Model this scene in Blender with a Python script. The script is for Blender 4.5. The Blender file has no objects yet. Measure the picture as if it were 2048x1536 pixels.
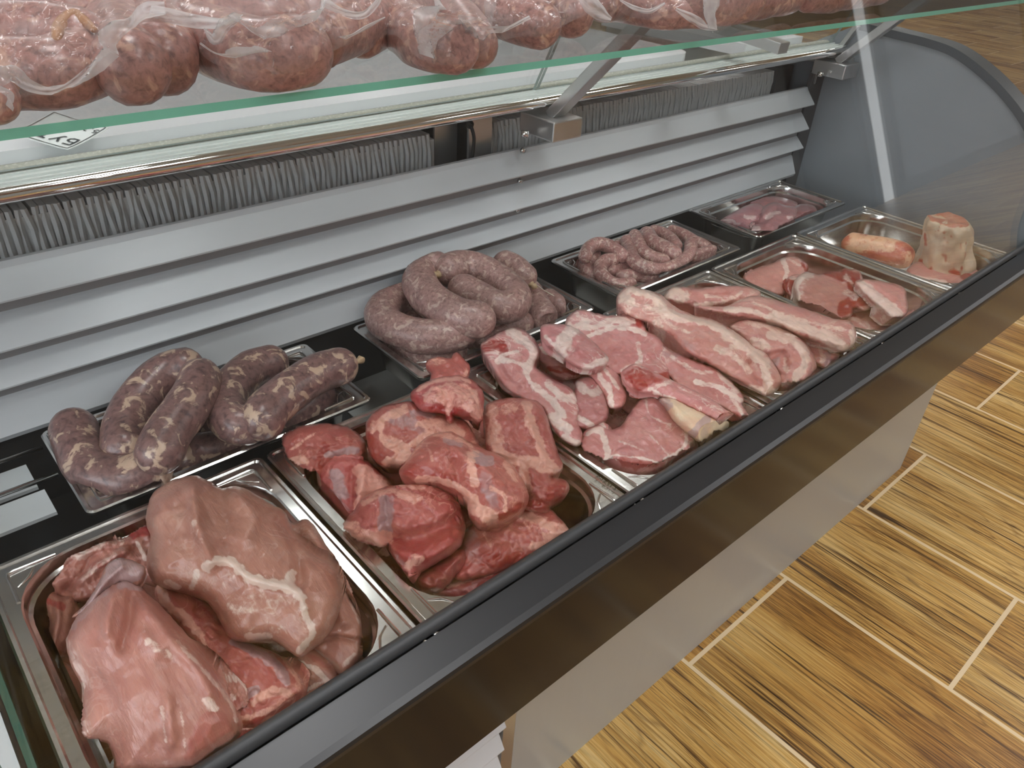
import bpy, bmesh, math, random
import numpy as np
from mathutils import Vector, Matrix
from mathutils.geometry import delaunay_2d_cdt

random.seed(7)
rng = np.random.default_rng(11)
SC = bpy.context.scene
COL = SC.collection

# ------------------------------------------------------------------ camera maths
CAM = np.array([0.02355124, -0.6496, 1.1879618])
YAW, PITCH, ROLL, FPX = 0.8107751, -0.590704423, -0.0640005094, 1525.737


def cam_axes():
    f = np.array([math.cos(PITCH) * math.cos(YAW), math.cos(PITCH) * math.sin(YAW), math.sin(PITCH)])
    r = np.array([math.sin(YAW), -math.cos(YAW), 0.0])
    d = np.cross(f, r)
    c, s = math.cos(ROLL), math.sin(ROLL)
    return np.array([c * r + s * d, -s * r + c * d, f])


AX = cam_axes()


def rays(uv):
    uv = np.asarray(uv, float).reshape(-1, 2)
    d = np.stack([(uv[:, 0] - 1024) / FPX, (uv[:, 1] - 768) / FPX, np.ones(len(uv))], 1)
    return d @ AX


def at(u, v, z):
    """The point at height z seen at photo pixel u, v."""
    d = rays([(u, v)])[0]
    return CAM + d * (z - CAM[2]) / d[2]


def at_many(uv, z):
    d = rays(uv)
    return CAM + d * ((np.asarray(z) - CAM[2]) / d[:, 2])[:, None]


def aty(u, v, y):
    d = rays([(u, v)])[0]
    return CAM + d * (y - CAM[1]) / d[1]


def lin(r, g, b, a=1.0):
    def f(c):
        c /= 255.0
        return c / 12.92 if c <= 0.04045 else ((c + 0.055) / 1.055) ** 2.4
    return (f(r), f(g), f(b), a)


# ------------------------------------------------------------------ object helpers
def tag(o, label=None, cat=None, group=None, kind=None):
    if label: o['label'] = label
    if cat: o['category'] = cat
    if group: o['group'] = group
    if kind: o['kind'] = kind
    return o


def empty(name, loc=(0, 0, 0)):
    o = bpy.data.objects.new(name, None)
    o.empty_display_size = 0.05
    o.location = Vector(loc)
    COL.objects.link(o)
    return o


def link(name, me, mats, parent=None, loc=(0, 0, 0)):
    o = bpy.data.objects.new(name, me)
    for m in (mats if isinstance(mats, (list, tuple)) else [mats]):
        me.materials.append(m)
    COL.objects.link(o)
    o.location = Vector(loc)
    if parent is not None:
        o.parent = parent
        o.location = Vector(loc) - wloc(parent)
    return o


def wloc(o):
    v = Vector(o.location)
    while o.parent is not None:
        o = o.parent
        v = v + Vector(o.location)
    return v


class MB:
    """Collects shapes in world coordinates; build() links them as one mesh object."""
    def __init__(self):
        self.v, self.f, self.mi, self.sm = [], [], [], []
        self.sharp = 0

    def add(self, verts, faces, mi=0, smooth=False):
        n = len(self.v)
        self.v.extend([tuple(map(float, p)) for p in verts])
        for f in faces:
            self.f.append(tuple(i + n for i in f))
            self.mi.append(mi)
            self.sm.append(smooth)
        return self

    def box(self, x0, x1, y0, y1, z0, z1, mi=0):
        p = [(x, y, z) for x in (x0, x1) for y in (y0, y1) for z in (z0, z1)]
        return self.add(p, [(0, 1, 3, 2), (4, 6, 7, 5), (0, 4, 5, 1), (2, 3, 7, 6), (0, 2, 6, 4), (1, 5, 7, 3)], mi)

    def prism_x(self, prof, x0, x1, mi=0, smooth=False, caps=True):
        """prof: closed (y, z) loop extruded along x."""
        n = len(prof)
        v = [(x0, y, z) for y, z in prof] + [(x1, y, z) for y, z in prof]
        f = [(i, (i + 1) % n, n + (i + 1) % n, n + i) for i in range(n)]
        self.add(v, f, mi, smooth)
        if caps:
            self.add(v[:n], [tuple(range(n))[::-1]], mi)
            self.add(v[n:], [tuple(range(n))], mi)
        return self

    def prism_z(self, prof, z0, z1, mi=0, smooth=False):
        n = len(prof)
        v = [(x, y, z0) for x, y in prof] + [(x, y, z1) for x, y in prof]
        self.add(v, [(i, (i + 1) % n, n + (i + 1) % n, n + i) for i in range(n)], mi, smooth)
        self.add(v[:n], [tuple(range(n))[::-1]], mi)
        self.add(v[n:], [tuple(range(n))], mi)
        return self

    def bar(self, p, q, w, h, up=(0, 0, 1), mi=0):
        p, q = Vector(p), Vector(q)
        d = (q - p).normalized()
        s = d.cross(Vector(up)).normalized()
        t = s.cross(d).normalized()
        vs = []
        for c in (p, q):
            for a, b in ((-1, -1), (1, -1), (1, 1), (-1, 1)):
                vs.append(c + s * (a * w / 2) + t * (b * h / 2))
        return self.add(vs, [(3, 2, 1, 0), (4, 5, 6, 7), (0, 1, 5, 4), (1, 2, 6, 5), (2, 3, 7, 6), (3, 0, 4, 7)], mi)

    def tube(self, pts, rad, seg=12, mi=0, caps=True):
        pts = [np.asarray(p, float) for p in pts]
        n = len(pts)
        rad = [rad] * n if np.isscalar(rad) else list(rad)
        tan = []
        for i in range(n):
            t = pts[min(i + 1, n - 1)] - pts[max(i - 1, 0)]
            tan.append(t / (np.linalg.norm(t) + 1e-12))
        ref = np.array([0, 0, 1.0]) if abs(tan[0][2]) < 0.9 else np.array([1.0, 0, 0])
        s = np.cross(tan[0], ref); s /= np.linalg.norm(s)
        vs, fs = [], []
        for i in range(n):
            s = s - tan[i] * (s @ tan[i]); s /= np.linalg.norm(s)
            b = np.cross(tan[i], s)
            for k in range(seg):
                a = 2 * math.pi * k / seg
                vs.append(pts[i] + rad[i] * (math.cos(a) * s + math.sin(a) * b))
        for i in range(n - 1):
            for k in range(seg):
                k2 = (k + 1) % seg
                fs.append((i * seg + k, i * seg + k2, (i + 1) * seg + k2, (i + 1) * seg + k))
        if caps:
            fs.append(tuple(range(seg))[::-1]); fs.append(tuple((n - 1) * seg + k for k in range(seg)))
        return self.add(vs, fs, mi, True)

    def build(self, name, mats, parent=None, loc=None, bevel=0.0, bseg=2):
        v = np.array(self.v)
        if loc is None:
            lo, hi = v.min(0), v.max(0)
            loc = ((lo[0] + hi[0]) / 2, (lo[1] + hi[1]) / 2, lo[2])
        me = bpy.data.meshes.new(name)
        me.from_pydata((v - np.array(loc)).tolist(), [], self.f)
        me.polygons.foreach_set('material_index', self.mi)
        me.polygons.foreach_set('use_smooth', self.sm)
        me.update()
        if self.sharp: me.set_sharp_from_angle(angle=self.sharp)
        o = link(name, me, mats, parent, loc)
        if bevel:
            m = o.modifiers.new('edge', 'BEVEL'); m.width = bevel; m.segments = bseg; m.limit_method = 'ANGLE'; m.angle_limit = 0.6
        return o


def catmull(P, per=8, closed=False):
    P = np.asarray(P, float)
    n = len(P)
    out = []
    rngs = range(n) if closed else range(n - 1)
    for i in rngs:
        if closed:
            a, b, c, d = P[(i - 1) % n], P[i], P[(i + 1) % n], P[(i + 2) % n]
        else:
            b, c = P[i], P[i + 1]
            a = P[i - 1] if i > 0 else 2 * b - c
            d = P[i + 2] if i + 2 < n else 2 * c - b
        for k in range(per):
            t = k / per
            out.append(0.5 * ((2 * b) + (c - a) * t + (2 * a - 5 * b + 4 * c - d) * t * t + (3 * b - a - 3 * c + d) * t ** 3))
    if not closed: out.append(P[-1])
    return np.array(out)


def resample(P, step, closed=False):
    P = np.asarray(P, float)
    Q = np.vstack([P, P[:1]]) if closed else P
    L = np.r_[0, np.cumsum(np.linalg.norm(np.diff(Q[:, :2], axis=0), axis=1))]
    n = max(4, int(round(L[-1] / step)))
    t = np.linspace(0, L[-1], n, endpoint=not closed) if closed else np.linspace(0, L[-1], n + 1)
    return np.stack([np.interp(t, L, Q[:, k]) for k in range(Q.shape[1])], 1)


# ------------------------------------------------------------------ numpy noise
_perm = rng.random((64, 64, 64))


def vnoise(p):
    """Smooth value noise in 3-D, 0..1."""
    p = np.asarray(p, float)
    i = np.floor(p).astype(int)
    f = p - i
    f = f * f * (3 - 2 * f)
    r = 0
    for dx in (0, 1):
        for dy in (0, 1):
            for dz in (0, 1):
                w = (f[:, 0] if dx else 1 - f[:, 0]) * (f[:, 1] if dy else 1 - f[:, 1]) * (f[:, 2] if dz else 1 - f[:, 2])
                r = r + w * _perm[(i[:, 0] + dx) % 64, (i[:, 1] + dy) % 64, (i[:, 2] + dz) % 64]
    return r


def fbm(p, o=3):
    p = np.asarray(p, float)
    return sum(vnoise(p * 2 ** k + 17.3 * k) * 0.5 ** (k + 1) for k in range(o)) / (1 - 0.5 ** o)


# ------------------------------------------------------------------ materials
def mat(name):
    m = bpy.data.materials.new(name); m.use_nodes = True
    nt = m.node_tree
    b = nt.nodes['Principled BSDF']
    return m, nt, b


def N(nt, t, **kw):
    n = nt.nodes.new(t)
    for k, v in kw.items():
        if k.startswith('i_'):
            n.inputs[k[2:].replace('_', ' ')].default_value = v
        else:
            setattr(n, k, v)
    return n


def ramp(nt, stops, interp='LINEAR'):
    r = nt.nodes.new('ShaderNodeValToRGB')
    e = r.color_ramp.elements
    r.color_ramp.interpolation = interp
    while len(e) < len(stops): e.new(0.5)
    for k, (p, c) in enumerate(stops):
        e[k].position = p; e[k].color = c if len(c) == 4 else (*c, 1)
    return r


def simple(name, col, rough=0.5, metal=0.0, noise=0.0, nscale=40.0, coat=0.0, bump=0.0, spec=0.5, aniso=None):
    m, nt, b = mat(name)
    b.inputs['Base Color'].default_value = col
    b.inputs['Roughness'].default_value = rough
    b.inputs['Metallic'].default_value = metal
    b.inputs['Coat Weight'].default_value = coat
    b.inputs['Specular IOR Level'].default_value = spec
    tc = N(nt, 'ShaderNodeTexCoord')
    mp = N(nt, 'ShaderNodeMapping')
    if aniso: mp.inputs['Scale'].default_value = aniso
    nz = N(nt, 'ShaderNodeTexNoise', i_Scale=nscale, i_Detail=4.0)
    nt.links.new(tc.outputs['Object'], mp.inputs[0]); nt.links.new(mp.outputs[0], nz.inputs['Vector'])
    if noise:
        mr = N(nt, 'ShaderNodeMapRange'); mr.inputs[3].default_value = max(0.0, rough - noise); mr.inputs[4].default_value = rough + noise
        nt.links.new(nz.outputs['Fac'], mr.inputs[0]); nt.links.new(mr.outputs[0], b.inputs['Roughness'])
        h = N(nt, 'ShaderNodeHueSaturation'); h.inputs['Color'].default_value = col
        mv = N(nt, 'ShaderNodeMapRange'); mv.inputs[3].default_value = 1 - noise; mv.inputs[4].default_value = 1 + noise
        nt.links.new(nz.outputs['Fac'], mv.inputs[0]); nt.links.new(mv.outputs[0], h.inputs['Value'])
        nt.links.new(h.outputs[0], b.inputs['Base Color'])
    if bump:
        bp = N(nt, 'ShaderNodeBump'); bp.inputs['Strength'].default_value = bump; bp.inputs['Distance'].default_value = 0.002
        nt.links.new(nz.outputs['Fac'], bp.inputs['Height']); nt.links.new(bp.outputs[0], b.inputs['Normal'])
    return m


def glass_mat(name, tint, refl=1.0, veil=0.0, rough=0.0):
    """Thin clear pane: see-through with a Fresnel reflection."""
    m = bpy.data.materials.new(name); m.use_nodes = True
    nt = m.node_tree; nt.nodes.clear()
    out = N(nt, 'ShaderNodeOutputMaterial')
    tr = N(nt, 'ShaderNodeBsdfTransparent'); tr.inputs[0].default_value = tint
    gl = N(nt, 'ShaderNodeBsdfAnisotropic') if hasattr(bpy.types, 'ShaderNodeBsdfAnisotropic') else N(nt, 'ShaderNodeBsdfGlossy')
    gl.inputs['Roughness'].default_value = rough
    fr = N(nt, 'ShaderNodeFresnel')
    ge = N(nt, 'ShaderNodeNewGeometry'); io = N(nt, 'ShaderNodeMapRange'); io.inputs[3].default_value = 1.45; io.inputs[4].default_value = 1 / 1.45
    nt.links.new(ge.outputs['Backfacing'], io.inputs[0]); nt.links.new(io.outputs[0], fr.inputs[0])
    mu = N(nt, 'ShaderNodeMath', operation='MULTIPLY'); mu.inputs[1].default_value = refl
    mx = N(nt, 'ShaderNodeMixShader')
    nt.links.new(fr.outputs[0], mu.inputs[0]); nt.links.new(mu.outputs[0], mx.inputs[0])
    nt.links.new(tr.outputs[0], mx.inputs[1]); nt.links.new(gl.outputs[0], mx.inputs[2])
    last = mx
    if veil:
        df = N(nt, 'ShaderNodeBsdfDiffuse'); df.inputs[0].default_value = (0.9, 0.9, 0.92, 1)
        tl = N(nt, 'ShaderNodeBsdfTranslucent'); tl.inputs[0].default_value = (0.9, 0.9, 0.92, 1)
        a = N(nt, 'ShaderNodeMixShader'); nt.links.new(df.outputs[0], a.inputs[1]); nt.links.new(tl.outputs[0], a.inputs[2])
        tc = N(nt, 'ShaderNodeTexCoord'); nz = N(nt, 'ShaderNodeTexNoise', i_Scale=28.0, i_Detail=3.0)
        nt.links.new(tc.outputs['Object'], nz.inputs['Vector'])
        mr = N(nt, 'ShaderNodeMapRange'); mr.inputs[1].default_value = 0.35; mr.inputs[2].default_value = 0.7
        mr.inputs[3].default_value = veil * 0.4; mr.inputs[4].default_value = veil * 1.5
        nt.links.new(nz.outputs['Fac'], mr.inputs[0])
        w = N(nt, 'ShaderNodeMixShader'); nt.links.new(mr.outputs[0], w.inputs[0])
        nt.links.new(mx.outputs[0], w.inputs[1]); nt.links.new(a.outputs[0], w.inputs[2])
        last = w
    nt.links.new(last.outputs[0], out.inputs[0])
    return m


M = {}
M['steel'] = simple('brushed_steel', (0.72, 0.71, 0.69, 1), 0.2, 1.0, 0.06, 60, aniso=(1, 6, 6))
M['steel_dark'] = simple('dark_steel', (0.10, 0.105, 0.11, 1), 0.35, 0.6, 0.06, 30)
M['chrome'] = simple('chrome', (0.85, 0.83, 0.82, 1), 0.06, 1.0)
M['white_paint'] = simple('white_powder_coat', lin(205, 210, 212), 0.38, 0.0, 0.03, 90)
M['slat_paint'] = simple('grey_white_powder_coat', lin(204, 208, 212), 0.33, 0.0, 0.03, 20, aniso=(1, 8, 8))
M['panel_paint'] = simple('light_grey_panel', lin(186, 187, 184), 0.3, 0.0, 0.04, 9, aniso=(6, 1, 0.6))
M['louver_paint'] = simple('white_louver', lin(226, 226, 228), 0.4)
M['black_gloss'] = simple('black_gloss', (0.012, 0.0115, 0.011, 1), 0.16, 0.0, 0.02, 8, spec=0.24)
M['black_satin'] = simple('black_satin', (0.014, 0.015, 0.017, 1), 0.36, 0.0, 0.0, 30, spec=0.6)
M['gasket'] = simple('grey_gasket', (0.045, 0.047, 0.05, 1), 0.45, 0.0, 0.03, 60)
M['end_grey'] = simple('grey_end_panel', lin(146, 151, 156), 0.3, 0.0, 0.03, 12, aniso=(1, 1, 5))
M['trim_grey'] = simple('dark_grey_trim', lin(66, 70, 74), 0.4, 0.0, 0.02, 40)
M['slot_shade'] = simple('air_slot_shade', lin(150, 149, 150), 0.5, 0.0, 0.03, 30)  # slat recess faces, slot shade put into the grey
M['door_edge'] = simple('door_glass_edge', lin(146, 158, 154), 0.2, 0.0, 0.05, 30)
M['dark_glass_edge'] = simple('dark_green_glass_edge', lin(62, 96, 84), 0.2, 0.0, 0.1, 14)
M['fin'] = simple('frosted_fin', lin(206, 206, 206), 0.55, 0.0, 0.08, 120, bump=0.4)
M['duct'] = simple('dark_grey_duct', lin(92, 93, 95), 0.5, 0.0, 0.03, 30)
M['alu'] = simple('brushed_aluminium', (0.62, 0.62, 0.62, 1), 0.32, 0.9, 0.05, 80, aniso=(1, 1, 8))
M['track'] = simple('pale_plastic_track', lin(228, 234, 230), 0.25, 0.0, 0.03, 60)
M['sealant'] = simple('clear_sealant_bead', lin(196, 196, 182), 0.25, 0.0, 0.12, 260, bump=0.6)
M['worktop'] = simple('white_worktop', lin(232, 232, 236), 0.3, 0.0, 0.03, 10)
M['paper'] = simple('paper_card', lin(244, 246, 245), 0.6, 0.0, 0.02, 60)
M['ink'] = simple('black_ink', lin(50, 50, 54), 0.6, 0.0, 0.02, 80)
M['ink_grey'] = simple('etched_grey', lin(84, 82, 76), 0.5, 0.0, 0.02, 80)
M['rubber'] = simple('black_rubber', (0.02, 0.02, 0.02, 1), 0.6, 0.0, 0.02, 60)
M['wall'] = simple('wall_paint', lin(150, 149, 147), 0.8, 0.0, 0.03, 4)
M['ceiling'] = simple('ceiling_paint', lin(190, 191, 193), 0.85, 0.0, 0.02, 4)
M['glass'] = glass_mat('clear_glass', (0.985, 0.992, 0.988, 1), 0.85)
M['shelf_glass'] = glass_mat('shelf_glass', (0.945, 0.962, 0.956, 1), 1.0)
M['glass_edge'] = simple('green_glass_edge', lin(128, 204, 180), 0.12, 0.0, 0.10, 14, coat=0.4)
def film_mat(name, veil, edge, gloss):
    m = bpy.data.materials.new(name); m.use_nodes = True
    nt = m.node_tree; nt.nodes.clear(); L = nt.links.new
    out = N(nt, 'ShaderNodeOutputMaterial')
    tr = N(nt, 'ShaderNodeBsdfTransparent'); tr.inputs[0].default_value = (0.99, 0.985, 0.985, 1)
    gl = N(nt, 'ShaderNodeBsdfAnisotropic'); gl.inputs['Roughness'].default_value = 0.14
    df = N(nt, 'ShaderNodeBsdfDiffuse'); df.inputs[0].default_value = (0.93, 0.92, 0.93, 1)
    tl = N(nt, 'ShaderNodeBsdfTranslucent'); tl.inputs[0].default_value = (0.93, 0.92, 0.93, 1)
    a = N(nt, 'ShaderNodeMixShader'); L(df.outputs[0], a.inputs[1]); L(tl.outputs[0], a.inputs[2])
    lw = N(nt, 'ShaderNodeLayerWeight'); lw.inputs[0].default_value = 0.5
    pw = N(nt, 'ShaderNodeMath', operation='POWER'); pw.inputs[1].default_value = 2.2; L(lw.outputs['Facing'], pw.inputs[0])
    tc = N(nt, 'ShaderNodeTexCoord'); nz = N(nt, 'ShaderNodeTexNoise', i_Scale=34.0, i_Detail=3.0); L(tc.outputs['Object'], nz.inputs['Vector'])
    mr = N(nt, 'ShaderNodeMapRange'); mr.inputs[1].default_value = 0.35; mr.inputs[2].default_value = 0.7; mr.inputs[3].default_value = veil * 0.5; mr.inputs[4].default_value = veil * 1.5
    L(nz.outputs['Fac'], mr.inputs[0])
    ma = N(nt, 'ShaderNodeMath', operation='MULTIPLY_ADD'); ma.inputs[1].default_value = edge; L(pw.outputs[0], ma.inputs[0]); L(mr.outputs[0], ma.inputs[2])
    ma.use_clamp = True
    w = N(nt, 'ShaderNodeMixShader'); L(ma.outputs[0], w.inputs[0]); L(tr.outputs[0], w.inputs[1]); L(a.outputs[0], w.inputs[2])
    g = N(nt, 'ShaderNodeMixShader'); g.inputs[0].default_value = gloss; L(w.outputs[0], g.inputs[1]); L(gl.outputs[0], g.inputs[2])
    L(g.outputs[0], out.inputs[0])
    return m


M['film'] = film_mat('vacuum_bag_film', 0.04, 0.26, 0.06)
M['film_edge'] = film_mat('folded_bag_film', 0.42, 0.40, 0.08)


def emit(name, col, s, base=0.8):
    m = bpy.data.materials.new(name); m.use_nodes = True
    nt = m.node_tree; b = nt.nodes['Principled BSDF']
    b.inputs['Base Color'].default_value = (base, base, base, 1)
    b.inputs['Emission Color'].default_value = col
    b.inputs['Emission Strength'].default_value = s
    return m


def floor_mat():
    m, nt, b = mat('wood_look_floor_tile')
    L = nt.links.new
    tc = N(nt, 'ShaderNodeTexCoord')
    sp = N(nt, 'ShaderNodeSeparateXYZ'); L(tc.outputs['Object'], sp.inputs[0])

    def mth(op, a, bb=None, c=None):
        n = N(nt, 'ShaderNodeMath', operation=op)
        for k, x in enumerate((a, bb, c)):
            if x is None: continue
            if isinstance(x, (int, float)): n.inputs[k].default_value = x
            else: L(x, n.inputs[k])
        return n.outputs[0]
    W, H, G = 0.3305, 0.672, 0.0080
    fx = mth('DIVIDE', mth('SUBTRACT', sp.outputs['X'], 0.893 - 40 * W), W)
    col = mth('FLOOR', fx)
    par = mth('MODULO', col, 2.0)
    yo = mth('ADD', mth('SUBTRACT', sp.outputs['Y'], -0.253 - 40 * H), mth('MULTIPLY', par, H / 2))
    fy = mth('DIVIDE', yo, H)
    row = mth('FLOOR', fy)
    dx = mth('MULTIPLY', mth('MINIMUM', mth('FRACT', fx), mth('SUBTRACT', 1.0, mth('FRACT', fx))), W)
    dy = mth('MULTIPLY', mth('MINIMUM', mth('FRACT', fy), mth('SUBTRACT', 1.0, mth('FRACT', fy))), H)
    dmin = mth('MINIMUM', dx, dy)
    grout = mth('LESS_THAN', dmin, G / 2)
    cid = N(nt, 'ShaderNodeCombineXYZ'); L(col, cid.inputs[0]); L(row, cid.inputs[1])
    wn = N(nt, 'ShaderNodeTexWhiteNoise', noise_dimensions='2D'); L(cid.outputs[0], wn.inputs['Vector'])
    # shift the grain per tile
    off = N(nt, 'ShaderNodeVectorMath', operation='SCALE'); L(wn.outputs['Color'], off.inputs[0]); off.inputs['Scale'].default_value = 9.0
    ad = N(nt, 'ShaderNodeVectorMath', operation='ADD'); L(tc.outputs['Object'], ad.inputs[0]); L(off.outputs[0], ad.inputs[1])

    def grain(sx, sy, scale, detail, rough=0.6, dist=0.0):
        mp = N(nt, 'ShaderNodeMapping'); mp.inputs['Scale'].default_value = (sx, sy, 1)
        L(ad.outputs[0], mp.inputs[0])
        n = N(nt, 'ShaderNodeTexNoise', i_Scale=scale, i_Detail=detail, i_Roughness=rough, i_Distortion=dist)
        L(mp.outputs[0], n.inputs['Vector'])
        return n.outputs['Fac']
    broad = grain(5.0, 0.8, 1.6, 3.0, 0.5, 0.6)
    fine = grain(130.0, 3.0, 2.2, 6.0, 0.7, 0.3)
    ring = grain(6.0, 0.7, 1.5, 2.0, 0.45, 0.4)
    rmask = grain(4.0, 1.2, 1.4, 2.0, 0.5, 0.0)
    streak = grain(46.0, 1.1, 1.7, 5.0, 0.66, 1.0)
    fleck = grain(260.0, 5.0, 2.4, 3.0, 0.55, 0.5)
    mpw = N(nt, 'ShaderNodeMapping'); mpw.inputs['Scale'].default_value = (1.0, 0.16, 1); L(ad.outputs[0], mpw.inputs[0])
    wv = N(nt, 'ShaderNodeTexWave', wave_type='RINGS', i_Scale=3.2, i_Distortion=9.0, i_Detail=2.0, i_Detail_Scale=1.4)
    L(mpw.outputs[0], wv.inputs['Vector'])
    r1 = ramp(nt, [(0.36, lin(138, 90, 36)), (0.45, lin(186, 136, 66)), (0.54, lin(212, 168, 94)), (0.66, lin(238, 208, 144))])
    mixv = mth('ADD', mth('MULTIPLY', broad, 0.5), mth('MULTIPLY', fine, 0.5))
    mixv = mth('ADD', mixv, mth('MULTIPLY', mth('SUBTRACT', wn.outputs['Value'], 0.5), 0.10))
    L(mixv, r1.inputs[0])
    r2 = ramp(nt, [(0.0, (1, 1, 1, 1)), (0.36, (1, 1, 1, 1)), (0.40, (0, 0, 0, 1))]); L(streak, r2.inputs[0])
    r3 = ramp(nt, [(0.0, (1, 1, 1, 1)), (0.40, (1, 1, 1, 1)), (0.46, (0, 0, 0, 1))]); L(streak, r3.inputs[0])
    r4 = ramp(nt, [(0.53, (0, 0, 0, 1)), (0.60, (1, 1, 1, 1))]); L(fleck, r4.inputs[0])
    r5 = ramp(nt, [(0.0, (1, 1, 1, 1)), (0.12, (0, 0, 0, 1))]); L(wv.outputs['Fac'], r5.inputs[0])

    def mixc(f, fs, a, bcol):
        n = N(nt, 'ShaderNodeMix', data_type='RGBA')
        s = mth('MULTIPLY', f, fs); L(s, n.inputs[0]); L(a, n.inputs[6])
        if isinstance(bcol, tuple): n.inputs[7].default_value = bcol
        else: L(bcol, n.inputs[7])
        return n.outputs[2]
    c = mixc(r3.outputs[0], 0.75, r1.outputs[0], lin(112, 76, 36))
    c = mixc(r2.outputs[0], 0.9, c, lin(60, 42, 24))
    fm = ramp(nt, [(0.40, (0, 0, 0, 1)), (0.62, (1, 1, 1, 1))]); L(broad, fm.inputs[0])
    c = mixc(mth('MULTIPLY', r4.outputs[0], mth('SUBTRACT', 1.15, fm.outputs[0])), 0.8, c, lin(92, 62, 30))
    c = mixc(r5.outputs[0], 0.12, c, lin(128, 88, 42))
    rf = mth('FRACT', mth('MULTIPLY', ring, 16.0))
    rl = mth('MINIMUM', rf, mth('SUBTRACT', 1.0, rf))
    r6 = ramp(nt, [(0.0, (1, 1, 1, 1)), (0.10, (0, 0, 0, 1))]); L(rl, r6.inputs[0])
    r7 = ramp(nt, [(0.46, (0, 0, 0, 1)), (0.60, (1, 1, 1, 1))]); L(rmask, r7.inputs[0])
    rr_ = mth('MULTIPLY', r6.outputs[0], r7.outputs[0])
    c = mixc(rr_, 0.55, c, lin(118, 78, 36))
    k7 = ramp(nt, [(0.0, (1, 1, 1, 1)), (0.045, (0, 0, 0, 1))])
    cf = mth('ABSOLUTE', mth('SUBTRACT', streak, 0.47)); L(cf, k7.inputs[0])
    r8 = ramp(nt, [(0.44, (1, 1, 1, 1)), (0.52, (0, 0, 0, 1))]); L(rmask, r8.inputs[0])
    c = mixc(mth('MULTIPLY', k7.outputs[0], r8.outputs[0]), 0.5, c, lin(98, 66, 32))
    c = mixc(grout, 1.0, c, lin(236, 212, 172))
    L(c, b.inputs['Base Color'])
    b.inputs['Roughness'].default_value = 0.34
    bp = N(nt, 'ShaderNodeBump'); bp.inputs['Strength'].default_value = 0.25; bp.inputs['Distance'].default_value = 0.001
    hs = mth('SUBTRACT', fine, mth('MULTIPLY', grout, 1.0)); L(hs, bp.inputs['Height']); L(bp.outputs[0], b.inputs['Normal'])
    return m


M['floor'] = floor_mat()


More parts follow.
